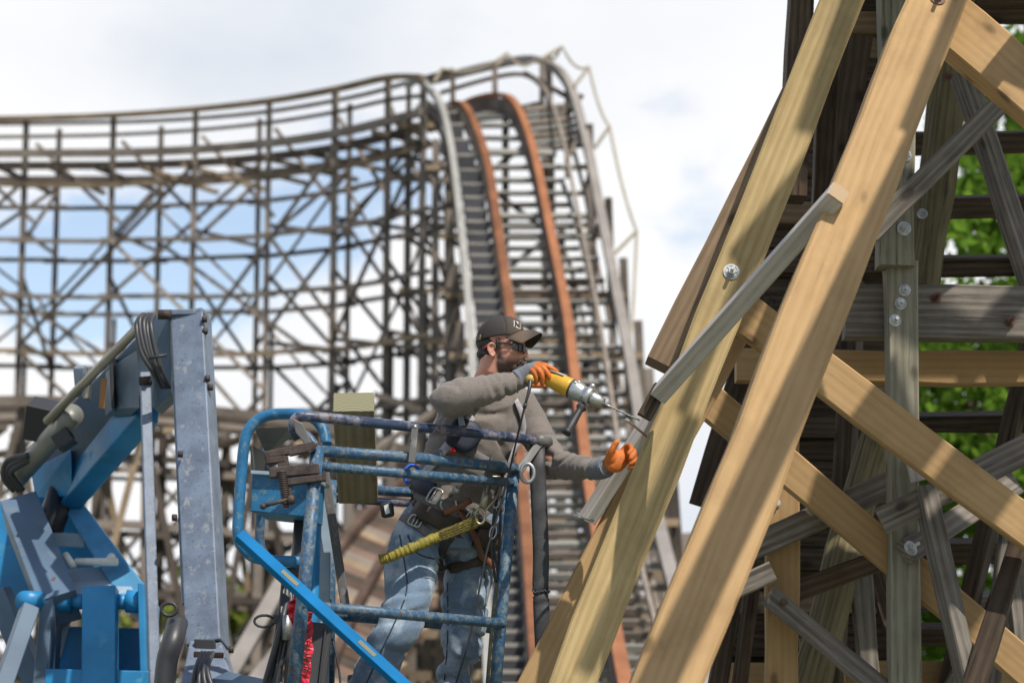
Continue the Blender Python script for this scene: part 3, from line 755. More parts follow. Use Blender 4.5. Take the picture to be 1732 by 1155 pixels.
def upper_deck():
    # the track floor overhead, above the picture, that keeps the inside of the trestle dark
    y = 10.3
    while y < 13.7:
        beam('floor_board', (1.0, y, 6.55 + .02 * R.random()), (7.2, y, 6.55), .21, .05, M['grey'], TR, (0, 0, -1), .004)
        y += .225 if R.random() > .12 else .34
    for x in (1.2, 2.4, 3.6, 4.8):
        beam('floor_joist', (x, 10.2, 6.49), (x, 13.8, 6.49), .09, .2, M['grey'], TR, (0, 0, -1), .004)
upper_deck()
# --- unseen trestle members added toward the sun, placed to throw the bands of shade
def shade(a, b, Ya, Yb, t, w, mat='grey', th=.1):
    pa = P(a[0], a[1], Ya) + SUN * t; pb = P(b[0], b[1], Yb) + SUN * t
    beam('shade_brace', pa, pb, w, th, M[mat], TR, SUN, .006)
shade((1640, -40), (1520, 250), 9.6, 9.4, 3.3, .07)
shade((1600, 150), (1085, 1210), 9.5, 8.3, 3.15, .135)
shade((1455, -30), (1390, 160), 10.6, 10.5, 4.0, .10)
shade((1400, 230), (1260, 420), 10.5, 10.45, 4.0, .14)
shade((1250, 480), (1150, 700), 10.45, 10.4, 4.1, .06)
shade((1180, 690), (1000, 1110), 10.3, 10.2, 4.2, .085)
for i, x in enumerate((1455, 1520, 1590, 1680, 1760)):
    shade((x + 140, 500), (x - 150, 900), 10.7, 10.7, 3.3 + .15 * i, (.10, .17, .13, .12, .2)[i])
shade((1500, 330), (1780, 480), 11.2, 11.2, 4.0, .3)
shade((1600, 600), (1760, 430), 11.4, 11.4, 3.8, .11)
shade((1500, 650), (1640, 1100), 11.3, 11.3, 4.2, .16)
shade((1300, 1000), (1900, 1000), 11.6, 11.6, 4.6, .28)
shade((1200, 300), (1800, 300), 12.4, 12.4, 5.0, .5)
shade((1200, 420), (1800, 400), 12.4, 12.4, 5.1, .4)
shade((1100, 800), (1900, 780), 12.9, 12.9, 5.4, .6)
shade((1100, 950), (1900, 930), 12.9, 12.9, 5.5, .4)
# ------------------------------------------------------------------ trees
def leaf_mat(name, c):
    m, t, b = new_mat(name); t.nodes.remove(b); co = coords(t, rnd=False)
    g = N(t, 'ShaderNodeNewGeometry')
    f = mathn(t, 'ADD', mathn(t, 'MULTIPLY', noise_n(t, co, .8, 3), .6), mathn(t, 'MULTIPLY', g.outputs['Random Per Island'], .5))
    cc = ramp(t, f, [(0.2, tuple(x * .45 for x in c)), (0.55, c), (0.85, (c[0] * 1.7, c[1] * 1.5, c[2] * 1.3))])
    d = N(t, 'ShaderNodeBsdfDiffuse'); tr = N(t, 'ShaderNodeBsdfTranslucent'); t.links.new(cc, d.inputs[0])
    h = N(t, 'ShaderNodeHueSaturation', i_Value=1.25); t.links.new(cc, h.inputs['Color']); t.links.new(h.outputs[0], tr.inputs[0])
    ms = N(t, 'ShaderNodeMixShader'); ms.inputs[0].default_value = .5; t.links.new(d.outputs[0], ms.inputs[1]); t.links.new(tr.outputs[0], ms.inputs[2])
    t.links.new(ms.outputs[0], t.nodes['Material Output'].inputs[0]); return m
M['leaf'] = leaf_mat('maple_leaves', (0.105, 0.195, 0.025))
M['leaf2'] = leaf_mat('hedge_leaves', (0.15, 0.19, 0.04))
M['bark'] = far_wood('tree_bark', (0.10, 0.075, 0.05), .4)
def tree(x, y, h, rad, label, group, n=2600, leaf=.16, mat='leaf', seed=1, base=.25):
    rr = random.Random(seed); r = root('tree', label, 'tree', (x, y, 0), group)
    s = MB(); tr = h * .028 + .05
    top = V((x + rr.uniform(-.4, .4), y, h * .8))
    s.tube(smooth_path([(x, y, -.1), (x + .1, y, h * .3), top], 5), [tr * (1 - .75 * i / 10) for i in range(11)], 8)
    clumps = []
    for i in range(44):
        a = rr.uniform(0, 6.28); zz = h * rr.uniform(base, .97); k = (zz / h - base) / (1 - base)
        rad_k = rad * (math.sin(math.pi * min(1, .16 + .8 * k))) * rr.uniform(.3, 1)
        c = V((x + math.cos(a) * rad_k, y + math.sin(a) * rad_k, zz)); clumps.append((c, rad * rr.uniform(.2, .38)))
        if i % 2 == 0: st = V((x, y, zz * .62)); s.tube([st, st.lerp(c, .5) + V((0, 0, .15)), c], [tr * .45, tr * .28, tr * .1], 6)
    s.build('trunk', M['bark'], r, True)
    L = MB()
    for i in range(n):
        c, cr = rr.choice(clumps); d = V((rr.gauss(0, 1), rr.gauss(0, 1), rr.gauss(0, .75))).normalized() * cr * rr.uniform(.35, 1.05)
        p = c + d; u = V((rr.gauss(0, 1), rr.gauss(0, 1), rr.gauss(0, .6))).normalized(); w = u.orthogonal().normalized(); w.rotate(Matrix.Rotation(rr.uniform(0, 6.28), 3, u)); q = u.cross(w)
        l = leaf * rr.uniform(.6, 1.25)
        L.add([p - w * l, p - q * l * .55 + u * l * .1, p + w * l, p + q * l * .55 + u * l * .1], [(0, 1, 2, 3)])
    L.build('crown', M[mat], r)
tree(10.2, 38, 16, 4.6, 'tall leafy green tree behind the right edge of the near trestle', 'trees behind the near trestle', 20000, .15, seed=3, base=.1)
tree(6.4, 42, 8.2, 3.0, 'lower bright green tree behind the middle of the near trestle', 'trees behind the near trestle', 12000, .15, seed=8, base=.08)
tree(12.0, 48, 13, 4.6, 'deeper green tree farther behind the right edge of the near trestle', 'trees behind the near trestle', 12000, .18, seed=5, base=.1)
tree(18.5, 58, 17, 6.0, 'broad dark green tree farthest back behind the right edge of the near trestle', 'trees behind the near trestle', 12000, .24, seed=6, base=.06)
for i, (px, Y, h, rd, lab) in enumerate((
    (360, 78, 7.2, 3.4, 'distant yellow green tree showing left of the slanting grey props'),
    (150, 82, 6.0, 3.2, 'distant yellow green tree behind the blue lift turret'),
    (690, 84, 6.6, 3.6, 'distant green tree low behind the worker legs'),
    (1090, 84, 6.0, 2.6, 'small distant green tree low beside the foot of the drop'))):
    tree(P(px, 1000, Y).x, Y, h, rd, lab, 'distant trees beyond the coaster', 2200, .3, 'leaf2', seed=20 + i, base=.15)
# ------------------------------------------------------------------ blue boom lift with its basket
def paint(name, c, worn, rust=(0.10, 0.045, 0.025), wear=.5, rusty=.3, rough=.45, scale=7.0, speck=0.0, spec=.35):
    m, t, b = new_mat(name); co = coords(t)
    a = noise_n(t, co, scale, 6, .65); a2 = noise_n(t, co, scale * 2.6, 5, .7); f = noise_n(t, co, scale * .45, 3)
    def rng(x, lo, hi):
        n = N(t, 'ShaderNodeMapRange'); t.links.new(x, n.inputs[0]); n.inputs[1].default_value = lo; n.inputs[2].default_value = hi; return n.outputs[0]
    base = ramp(t, f, [(.35, tuple(x * .8 for x in c)), (.65, tuple(x * 1.2 for x in c))])
    w = rng(mathn(t, 'ADD', mathn(t, 'MULTIPLY', a, .7), mathn(t, 'MULTIPLY', a2, .3)), .62 - wear * .22, .68 - wear * .2)
    cc = mix(t, w, base, worn)
    rr = rng(mathn(t, 'ADD', mathn(t, 'MULTIPLY', a2, .6), mathn(t, 'MULTIPLY', f, .4)), .66 - rusty * .16, .69 - rusty * .14)
    cc = mix(t, rr, cc, rust)
    if speck:
        v = noise_n(t, co, 90, 2, .5); cc = mix(t, mathn(t, 'MULTIPLY', rng(v, .64, .68), speck), cc, (.02, .02, .025))
    t.links.new(cc, b.inputs['Base Color']); b.inputs['Roughness'].default_value = rough
    t.links.new(mathn(t, 'ADD', mathn(t, 'MULTIPLY', w, .2), rough - .05), b.inputs['Roughness'])
    b.inputs['Specular IOR Level'].default_value = spec
    bump(t, b, mathn(t, 'ADD', w, rr), .12, .002)
    return m
M['blue'] = paint('bright_blue_paint', (0.020, 0.185, 0.385), (0.06, 0.24, 0.42), wear=.25, rusty=.05, rough=.45)
M['skyblue'] = paint('sunlit_gloss_blue_paint', (0.085, 0.26, 0.43), (0.16, 0.32, 0.46), wear=.3, rusty=.05, rough=.4)  # paler copy of the blue, with the sunlit gloss put into its colour
M['guard'] = paint('scuffed_blue_paint', (0.018, 0.12, 0.245), (0.09, 0.17, 0.22), wear=.4, rusty=.2, rough=.5, scale=30, speck=.5)
M['newblue'] = paint('fresh_blue_bar', (0.004, 0.125, 0.30), (0.01, 0.14, 0.33), wear=0, rusty=-.2, rough=.75, spec=.12)
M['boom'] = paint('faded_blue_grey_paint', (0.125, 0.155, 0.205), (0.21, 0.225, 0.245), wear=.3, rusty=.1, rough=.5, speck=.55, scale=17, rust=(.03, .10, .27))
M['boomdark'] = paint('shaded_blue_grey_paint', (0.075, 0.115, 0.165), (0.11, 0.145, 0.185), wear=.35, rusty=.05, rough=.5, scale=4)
M['rail'] = paint('chipped_blue_rail_paint', (0.026, 0.080, 0.15), (0.115, 0.145, 0.155), wear=.6, rusty=.55, rough=.48, scale=38, speck=.7)
M['darkrail'] = paint('rubbed_rusty_rail', (0.03, 0.045, 0.085), (0.17, 0.16, 0.19), rust=(.075, .035, .026), wear=.6, rusty=.75, rough=.36, scale=12)
M['oldsteel'] = paint('dull_steel_bar', (0.11, 0.105, 0.10), (.2, .19, .18), wear=.3, rusty=.2, rough=.5)
M['rod'] = plain('dull_tan_cylinder_rod', (.30, .27, .22), .35, .6, .05)
M['barrel'] = plain('olive_grey_cylinder', (.20, .20, .18), .5, .3, .1)
M['whiteplate'] = plain('pale_blue_plate', (.26, .33, .39), .5)
M['clamp'] = plain('rusty_clamp_iron', (.065, .048, .042), .7, .5, .5, 150, var=.5)
LIFT = root('boom_lift', 'blue articulated boom lift with faded arm, folded knuckle and worn railed work basket', 'boom lift', (-2.4, 13.5, 0))
def finish(o, bev=.004, seg=2):
    if bev:
        m = o.modifiers.new('bevel', 'BEVEL'); m.width = bev; m.segments = seg; m.limit_method = 'ANGLE'; m.angle_limit = .6
    return o
def lb(name, a, b, w, t, mat, parent=LIFT, facing=(0, -1, 0), bev=.006, label=None):
    s = MB(); n = V(facing).normalized(); A, B = P(*a), P(*b); x = (B - A).normalized(); n = (n - x * n.dot(x)).normalized()
    s.bar(A - n * t / 2, B - n * t / 2, w, t, facing)
    return finish(s.build(name, M[mat], parent, label=label), bev)
def lt(name, pts, r, mat, parent=LIFT, n=14, sm=0, label=None):
    s = MB(); p = [P(*q) for q in pts]
    if sm: p = smooth_path(p, sm)
    s.tube(p, r, n); return s.build(name, M[mat], parent, True, label)
def plate(name, px, Y, th, mat, parent=LIFT, bev=.004, dirv=(0, 1, 0), label=None):
    s = MB(); Ys = Y if isinstance(Y, (list, tuple)) else [Y] * len(px)
    f = [P(x, y, q) for (x, y), q in zip(px, Ys)]; d = V(dirv).normalized() * th
    s.loft([f, [p + d for p in f]]); return finish(s.build(name, M[mat], parent, label=label), bev)
def lift():
    # turret and lower arms (left, farther back)
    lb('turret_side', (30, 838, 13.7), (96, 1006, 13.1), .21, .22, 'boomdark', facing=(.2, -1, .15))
    plate('turret_side', [(96, 842), (130, 836), (250, 996), (248, 1024), (206, 1016)], [14.1, 14.1, 13.3, 13.2, 13.25], .3, 'skyblue', bev=.01, dirv=(.1, 1, -.3))
    plate('turret_panel', [(-10, 850), (60, 842), (120, 860), (215, 985), (215, 1020), (-10, 1010)], 14.3, .5, 'blue')
    plate('turret_step', [(110, 962), (205, 955), (228, 1002), (92, 1008)], [13.7, 13.7, 13.25, 13.25], .05, 'whiteplate', dirv=(0, .3, -1))
    plate('label_plate', [(86, 900), (146, 902), (142, 925), (80, 922)], 13.85, .03, 'whiteplate')
    s = MB()
    for a, b in (((128, 950), (198, 950)), ((110, 938), (124, 958)), ((180, 952), (190, 940))):
        s.tube([P(*a, 13.45), P(*b, 13.4)], .022, 8)
    s.build('grab_handle', plain('off_white_handle', (.62, .60, .54), .5), LIFT, True)
    for x0, x1, r, m in ((86, 122, .058, 'blue'), (120, 150, .042, 'blue'), (190, 222, .042, 'blue'), (214, 244, .062, 'blue')):
        lt('pivot_pin', [(x0, 1016, 13.2), (x1, 1018, 13.2)], r, m, n=20)
    lb('link_arm', (167, 990, 13.1), (166, 1160, 13.0), .18, .12, 'blue')
    plate('tray_wall', [(82, 1058), (245, 1062), (243, 1140), (80, 1138)], 13.5, .05, 'blue')
    lb('tray_lip', (76, 1146, 13.05), (250, 1150, 13.05), .10, .4, 'blue')
    lb('tray_side', (238, 985, 13.1), (243, 1160, 13.05), .035, .4, 'blue')
    lb('tray_side', (80, 1010, 13.1), (66, 1160, 13.05), .07, .35, 'boomdark')
    plate('gusset', [(88, 1045), (118, 1050), (104, 1110), (84, 1120)], 13.4, .04, 'whiteplate')
    lt('hub', [(40, 1016, 13.0), (78, 1016, 13.2)], .055, 'blue', n=20)
    lb('link_arm', (55, 1022, 12.95), (0, 1180, 12.7), .09, .10, 'boomdark', facing=(.4, -1, 0))
    lb('link_arm', (-10, 1000, 13.6), (62, 1170, 13.6), .12, .12, 'boomdark', facing=(-.3, -1, .2))
    lt('lift_cylinder', [(112, 815, 14.1), (82, 905, 13.9)], .075, 'black')
    lt('lift_cylinder', [(98, 822, 14.0), (62, 925, 13.7)], .05, 'hose')
    # chassis and wheels, below the picture
    s = MB(); s.box((-2.45, 13.8, .75), (.55, 0, 0), (0, 1.5, 0), (0, 0, .22)); s.box((-2.45, 13.8, 1.25), (.42, 0, 0), (0, .8, 0), (0, 0, .32)); finish(s.build('chassis', M['blue'], LIFT), .03)
    for sx in (-1, 1):
        for sy in (-1, 1):
            c = V((-2.45 + sx * .72, 13.8 + sy * 1.05, .42))
            s = MB(); s.tube([c + V((-.12, 0, 0)), c + V((-.10, 0, 0)), c + V((.10, 0, 0)), c + V((.12, 0, 0))], [.36, .42, .42, .36], 28); w = s.build('wheel', M['black'], LIFT, True)
            s = MB(); s.tube([c + V((-.13, 0, 0)), c + V((.13, 0, 0))], .22, 20); s.build('rim', M['whiteplate'], w)
    # folded upper arm going away to the left
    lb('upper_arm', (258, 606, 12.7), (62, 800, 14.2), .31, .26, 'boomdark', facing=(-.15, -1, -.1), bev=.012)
    s = MB(); A, B = P(252, 676, 12.9), P(112, 838, 14.1); s.bar(A, B, .13, .24, (.3, -.8, -.5)); finish(s.build('arm_flange', M['blue'], LIFT), .01)
    plate('arm_collar', [(186, 622), (232, 592), (236, 690), (192, 690)], [12.95, 12.6, 12.6, 12.95], .34, 'boomdark', dirv=(-.3, 1, 0))
    plate('arm_collar_gap', [(184, 605), (190, 600), (194, 688), (188, 690)], 12.85, .2, 'black')
    plate('knuckle', [(229, 545), (286, 530), (290, 665), (262, 690), (234, 668)], [12.55, 12.4, 12.4, 12.45, 12.55], .25, 'boomdark')
    plate('arm_root', [(52, 795), (120, 760), (122, 838), (60, 842)], [14.1, 13.7, 13.8, 14.1], .3, 'blue')
    c = lt('arm_cylinder', [(124, 700, 13.2), (30, 806, 13.9)], .062, 'barrel', n=20)
    lt('piston_rod', [(240, 548, 12.35), (80, 712, 13.3)], .026, 'rod', parent=c)
    lb('cylinder_bracket', (68, 690, 13.4), (60, 748, 13.5), .16, .16, 'black'); lb('cylinder_bracket', (98, 730, 13.2), (112, 752, 13.2), .10, .15, 'black')
    lb('clevis', (132, 622, 12.95), (136, 672, 13.0), .055, .1, 'boom'); lb('clevis', (148, 640, 13.0), (144, 674, 13.0), .03, .08, 'rod')
    s = MB(); s.bar(P(176, 640, 12.72), P(172, 690, 12.75), .03, .01); s.build('rust_streak', plain('rust_stain', (.30, .14, .05), .8), LIFT)
    for dx in (0, 8, 15):
        lt('hose', [(48 + dx, 770, 13.6), (14 + dx * .6, 778 + dx, 13.7), (6 + dx, 806, 13.75), (24 + dx, 830, 13.8)], .018, 'hose', sm=6)
    # upright jib boom with its cap, bolts and parallel link
    j = lb('jib_boom', (315, 524, 12.35), (343, 1085, 11.75), .175, .16, 'boom', facing=(-.16, -1, 0), bev=.008)
    lb('end_cap', (283, 528, 12.33), (346, 527, 12.33), .03, .19, 'boom', parent=j)
    lb('jib_rib', (296, 640, 12.28), (312, 1020, 11.85), .035, .12, 'boom', parent=j, facing=(-.3, -1, 0))
    for x, y, Y in ((347, 540, 12.3), (348, 560, 12.3), (352, 640, 12.2), (357, 655, 12.2), (296, 875, 12.0), (392, 1098, 11.6), (306, 768, 12.05)):
        lt('bolt', [(x - 5, y, Y), (x + 3, y, Y)], .017, 'clamp', parent=j, n=6)
    lt('pivot_pin', [(268, 532, 12.2), (290, 532, 12.2)], .026, 'clamp', parent=j)
    lb('parallel_link', (246, 628, 12.42), (264, 1190, 11.9), .055, .05, 'boom', facing=(.25, -1, 0))
    lt('link_pin', [(236, 645, 12.4), (256, 643, 12.4)], .024, 'clamp')
    for k, (dx, dy) in enumerate(((0, 0), (7, 3), (13, 8), (-5, 5), (19, 2))):
        lt('hose', [(246 + dx * .8, 532, 12.25 + k * .02), (236 + dx, 545 + dy, 12.2), (244 + dx, 590 + dy, 12.18), (262 + dx * .6, 625 + dy, 12.2), (276 + dx * .5, 655, 12.28)], .013, 'hose', sm=6)
    lt('hose_tie', [(252, 606, 12.14), (282, 600, 12.14)], .008, 'black')
    # rotator foot that carries the basket
    plate('rotator', [(322, 1076), (372, 1078), (398, 1175), (300, 1178)], [11.8, 11.8, 11.3, 11.3], .22, 'boom', bev=.01)
    plate('rotator_slot', [(328, 1080), (362, 1081), (366, 1099), (330, 1098)], 11.70, .05, 'black')
    lt('rotator_roller', [(328, 1106, 11.5), (378, 1108, 11.5)], .014, 'rustbolt')
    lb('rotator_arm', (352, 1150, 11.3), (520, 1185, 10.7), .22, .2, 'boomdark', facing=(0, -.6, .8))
    for k in range(4):
        lt('hose', [(342 + k * 6, 1104, 11.4), (330 + k * 7, 1135, 11.25), (322 + k * 16, 1190, 11.2)], .012, 'hose', sm=5)
    lt('hose_sleeve', [(300, 1052, 11.7), (292, 1085, 11.6), (282, 1120, 11.6), (276, 1190, 11.6)], .052, 'hose', sm=4)
    s = MB(); s.tube([P(286 + 13 * math.cos(a), 1030 + 11 * math.sin(a), 11.6) for a in [i * .45 for i in range(14)]], .009, 8, close=True); s.build('hose_clip', M['black'], LIFT, True)
lift()
# --- basket
FZ = 1.84
def basket():
    def rail(pts, r=.026, mat='rail', sm=0, name='basket_rail', label=None): return lt(name, pts, r, mat, sm=sm, label=label, n=16)
    rail([(505, 742, 10.16), (496, 724, 10.15), (502, 707, 10.15), (530, 705, 10.16), (640, 716, 10.3), (780, 730, 10.62), (921, 746, 10.95)], .0225, 'darkrail', 6, label='rubbed dark rusty top rail')
    rail([(536, 762, 10.15), (700, 774, 10.45), (872, 792, 10.80)], .0245)
    rail([(540, 788, 10.15), (866, 816, 10.80)], .021)
    rail([(508, 1023, 10.1), (852, 1054, 10.78)], .023)
    rail([(568, 825, 11.35), (860, 842, 11.5)], .023); rail([(568, 843, 11.37), (860, 862, 11.5)], .019, 'darkrail')
    rail([(572, 1041, 11.35), (850, 1064, 11.5)], .023)
    pf = rail([(537, 757, 10.15), (514, 1000, 10.12), (490, 1215, 10.1)], .029, name='basket_post')
    rail([(870, 790, 10.82), (846, 1060, 10.82), (834, 1215, 10.82)], .027, name='basket_post')
    rail([(860, 826, 11.5), (838, 1060, 11.5), (826, 1210, 11.5)], .026, name='basket_post')
    rail([(560, 812, 11.3), (556, 1205, 11.3)], .026, name='basket_post')
    lb('gate_bar', (546, 778, 11.05), (584, 1024, 11.05), .042, .02, 'oldsteel')
    plate('upright_panel', [(548, 838), (560, 838), (556, 1160), (520, 1160), (534, 960)], 11.15, .02, 'whiteplate')
    rail([(533, 880, 10.95), (520, 1205, 10.9)], .03, 'blue', name='basket_post')
    lb('kick_plate', (486, 1203, 10.1), (836, 1203, 10.83), .2, .01, 'rail', facing=(.6, -.8, 0))
    s = MB(); a, b, c, d = (P(486, 1215, 10.08).x, 10.05), (P(836, 1215, 10.85).x, 10.82), (P(836, 1215, 11.5).x + .05, 11.6), (P(540, 1215, 11.4).x, 11.5)
    f = [V((x, y, FZ)) for x, y in (a, b, c, d)]; s.loft([f, [p - V((0, 0, .06)) for p in f]]); s.build('basket_floor', M['oldsteel'], LIFT)
    # console guard loops
    lo = [(552, 752, 10.30), (546, 725, 10.32), (524, 704, 10.34), (478, 700, 10.4), (446, 705, 10.42), (424, 722, 10.42), (413, 752, 10.42), (404, 860, 10.42), (403, 905, 10.42), (414, 930, 10.42), (440, 945, 10.40), (508, 950, 10.3)]
    rail(lo, .0245, 'guard', 5, name='console_guard')
    lo2 = [(540, 768, 10.9), (520, 738, 10.92), (494, 735, 10.95), (468, 742, 10.95), (451, 762, 10.95), (446, 800, 10.95), (440, 880, 10.95), (442, 930, 10.95), (466, 962, 10.9), (500, 968, 10.8)]
    rail(lo2, .022, 'rail', 5, name='console_guard')
    plate('guard_plate', [(430, 724), (492, 722), (500, 735), (470, 742), (450, 768)], [10.5, 10.5, 10.85, 10.9, 10.9], .006, 'oldsteel')
    plate('guard_plate', [(424, 752), (450, 766), (446, 806), (424, 800)], [10.5, 10.85, 10.85, 10.5], .006, 'oldsteel')
    # control box
    bx = plate('control_box', [(427, 800), (522, 806), (518, 874), (423, 864)], [10.42, 10.36, 10.36, 10.42], .26, 'guard', bev=.004, dirv=(.2, 1, -.06))
    plate('box_lid', [(424, 795), (526, 801), (525, 807), (424, 801)], [10.39, 10.33, 10.33, 10.39], .3, 'whiteplate', parent=bx, bev=.002, dirv=(.2, 1, -.06))
    lt('knob', [(454, 797, 10.5), (455, 785, 10.5)], .017, 'black', parent=bx)
    lt('console_column', [(512, 872, 10.55), (505, 960, 10.55), (500, 1190, 10.5)], .036, 'hose')
    # small steel fittings
    lb('rail_clip', (702, 716, 10.40), (696, 782, 10.38), .03, .018, 'oldsteel', bev=.003)
    lt('clip_bolt', [(702, 722, 10.36), (702, 722, 10.34)], .009, 'steel')
    plate('corner_bracket', [(871, 792), (904, 750), (918, 752), (884, 800)], [10.78, 10.9, 10.9, 10.78], .02, 'oldsteel')
    s = MB(); c = P(892, 800, 10.74); s.tube([c + V((math.cos(a) * .03, -.005, math.sin(a) * .042)) for a in [i * .42 for i in range(15)]], .009, 8, close=True); s.build('bracket_eye', M['galv'], LIFT, True)
    lt('rail_end_wrap', [(908, 745, 10.9), (926, 748, 10.98)], .03, 'oldsteel')
    plate('latch_hook', [(494, 706), (512, 716), (524, 742), (532, 762), (522, 766), (512, 746), (500, 732)], 10.10, .014, 'oldsteel')
    # swinging drop bar
    g = lb('drop_bar', (406, 900, 10.02), (706, 1174, 9.95), .048, .045, 'newblue', facing=(.25, -1, .55), bev=.004, label='clean bright blue drop bar')
    for t in (.285, .72):
        a = P(406, 900, 10.02).lerp(P(706, 1174, 9.95), t); d = (P(706, 1174, 9.95) - P(406, 900, 10.02)).normalized()
        n = V((.25, -1, .55)); n = (n - d * n.dot(d)).normalized()
        s = MB(); s.bar(a - d * .045 + n * .001, a + d * .045 + n * .001, .018, .002, n); s.build('sticker', plain('tan_sticker', (.15, .14, .085), .7), g)
    # hose bundle and black battery case under the console
    for k, (x, dx) in enumerate(((494, -42), (488, -30), (500, -40), (482, -36), (496, -14), (490, -52))):
        lt('hose', [(x, 962, 10.5), (x - 4, 1010, 10.42), (x + dx * .35, 1070, 10.38 - k * .01), (x + dx, 1190, 10.35)], .013, 'hose', sm=6)
    lt('hose_fitting', [(486, 1040, 10.33), (484, 1082, 10.33)], .02, 'galv')
    s = MB(); s.tube([P(447 + 17 * math.cos(a), 1050 + 10 * math.sin(a), 10.36) for a in [i * .45 + .4 for i in range(13)]], .006, 8); s.build('hose_clip', M['black'], LIFT, True)
    lb('hose_clip', (462, 1047, 10.35), (478, 1047, 10.35), .04, .03, 'black')
    cs = lb('battery_case', (544, 1052, 10.75), (528, 1195, 10.7), .105, .12, 'black', facing=(.15, -1, 0), bev=.012)
    lb('case_rib', (551, 1058, 10.735), (536, 1190, 10.685), .010, .014, 'hose', parent=cs)
    lt('cable', [(562, 1080, 10.8), (573, 1130, 10.78), (580, 1200, 10.75)], .005, 'black', sm=4)
    # strap of ribbed webbing hanging inside the right post
    s = MB(); pts = smooth_path([P(862, 905, 10.92), P(852, 960, 10.9), P(846, 1010, 10.92), P(838, 1080, 10.92), P(830, 1200, 10.92)], 22)
    s.loft([[p + V((a * .024, b * .004 + .004 * math.sin(i * 1.6), 0)) for a, b in ((-1, -1), (1, -1), (1, 1), (-1, 1))] for i, p in enumerate(pts)])
    s.build('ribbed_webbing', plain('dirty_yellow_webbing', (.20, .165, .08), .85, bumpy=.4, scale=200, var=.4), LIFT)
basket()
# --- loose things in and on the basket
def offcut():
    r = root('timber_offcut', 'short thick greenish timber offcut leaning up inside the blue basket', 'timber', P(607, 830, 10.95))
    A, B = P(598, 681, 10.42), P(606, 835, 10.95)
    d = (A - B).normalized(); n = V((0.03, -.62, -.78)); n = (n - d * n.dot(d)).normalized()
    o = beam('block', A - n * -.055, B - n * -.055, .178, .11, M['block'], r, n, .006)
    m, t, b = new_mat('end_grain_rings'); co = coords(t, rnd=False)
    mp_ = N(t, 'ShaderNodeMapping'); mp_.inputs['Location'].default_value = (.0, .02, .16); t.links.new(co, mp_.inputs[0])
    w = N(t, 'ShaderNodeTexWave', wave_type='RINGS', i_Scale=26.0, i_Distortion=1.2); w.rings_direction = 'SPHERICAL'; t.links.new(mp_.outputs[0], w.inputs[0])
    t.links.new(ramp(t, w.outputs['Fac'], [(0, (.135, .125, .07)), (1, (.22, .205, .12))]), b.inputs['Base Color']); b.inputs['Roughness'].default_value = .85
    y = n.cross(d); c = A
    s = MB(); s.box(c + d * .002, d * .003, y * .086, n * .053); s.build('end_grain', m, o, origin=c)
offcut()
def clamp():
    r = root('screw_clamp', 'rusty dark iron screw clamp gripping the rail by the blue control box', 'clamp', P(490, 800, 10.1))
    Y = 10.12
    s = MB()
    for a, b, w in (((447, 771), (492, 762), .034), ((488, 764), (534, 754), .04), ((456, 800), (540, 793), .045), ((486, 816), (545, 808), .03), ((450, 780), (484, 776), .028)):
        s.bar(P(*a, Y), P(*b, Y), w, .045)
    s.bar(P(478, 772, Y), P(481, 800, Y), .045, .04); s.bar(P(536, 750, Y + .05), P(542, 815, Y + .05), .05, .04)
    s.bar(P(488, 812, Y), P(491, 850, Y), .022, .03)
    finish(s.build('clamp_frame', M['clamp'], r), .005)
    s = MB(); A, B = P(476, 796, Y - .02), P(484, 852, Y - .02); n = 60
    s.tube([A.lerp(B, i / n) for i in range(n + 1)], [.016 + .004 * (1 if (i // 2) % 2 else -.3) for i in range(n + 1)], 12); s.tube([B, B + V((0, 0, -.015))], .012, 10)
    s.build('screw', M['clamp'], r, True)
    s = MB(); s.tube([P(444, 856, Y - .04), P(492, 843, Y - .03)], .0085, 8); s.ell(P(445, 856, Y - .04), (.014, 0, 0), (0, .014, 0), (0, 0, .014), 8, 6); s.ell(P(492, 845, Y - .03), (.02, 0, 0), (0, .02, 0), (0, 0, .022), 8, 6)
    s.build('tommy_bar', M['clamp'], r, True)
clamp()
def tape():
    s = MB(); rr = random.Random(4)
    m = plain('red_warning_tape', (.50, .02, .04), .45, var=.35)
    pts = smooth_path([P(521, 1026, 10.2), P(521, 1060, 10.22), P(521, 1100, 10.2), P(517, 1140, 10.2), P(516, 1200, 10.2)], 8)
    s.loft([[p + V((a * (.019 + .004 * math.sin(i * .9)), .006 * math.sin(i * 1.3 + a), 0)) + V((0, b * .0012, 0)) for a, b in ((-1, -1), (0, -1), (1, -1), (1, 1), (0, 1), (-1, 1))] for i, p in enumerate(pts)])
    pts = smooth_path([P(512, 1005, 10.2), P(500, 1016, 10.2), P(494, 1030, 10.18), P(497, 1050, 10.2), P(501, 1068, 10.2)], 6)
    s.loft([[p + V((a * (.026 + .006 * math.sin(i * .9)) * (1 - i / 40), .012 * math.sin(i * 1.1 + a * 2), 0)) + V((0, b * .0012, 0)) for a, b in ((-1, -1), (0, -1), (1, -1), (1, 1), (0, 1), (-1, 1))] for i, p in enumerate(pts)])
    o = tag(s.build('warning_tape', m), 'red warning tape with black lettering tied round the basket corner post', 'tape')
    text_mesh('lettering', 'DANGER', .045, .0006, plain('black_ink', (.015, .01, .01), .6), o, Matrix.Translation(P(519, 1098, 10.185)) @ Matrix.Rotation(math.pi / 2, 4, 'X') @ Matrix.Rotation(math.radians(88), 4, 'Z'))
tape()
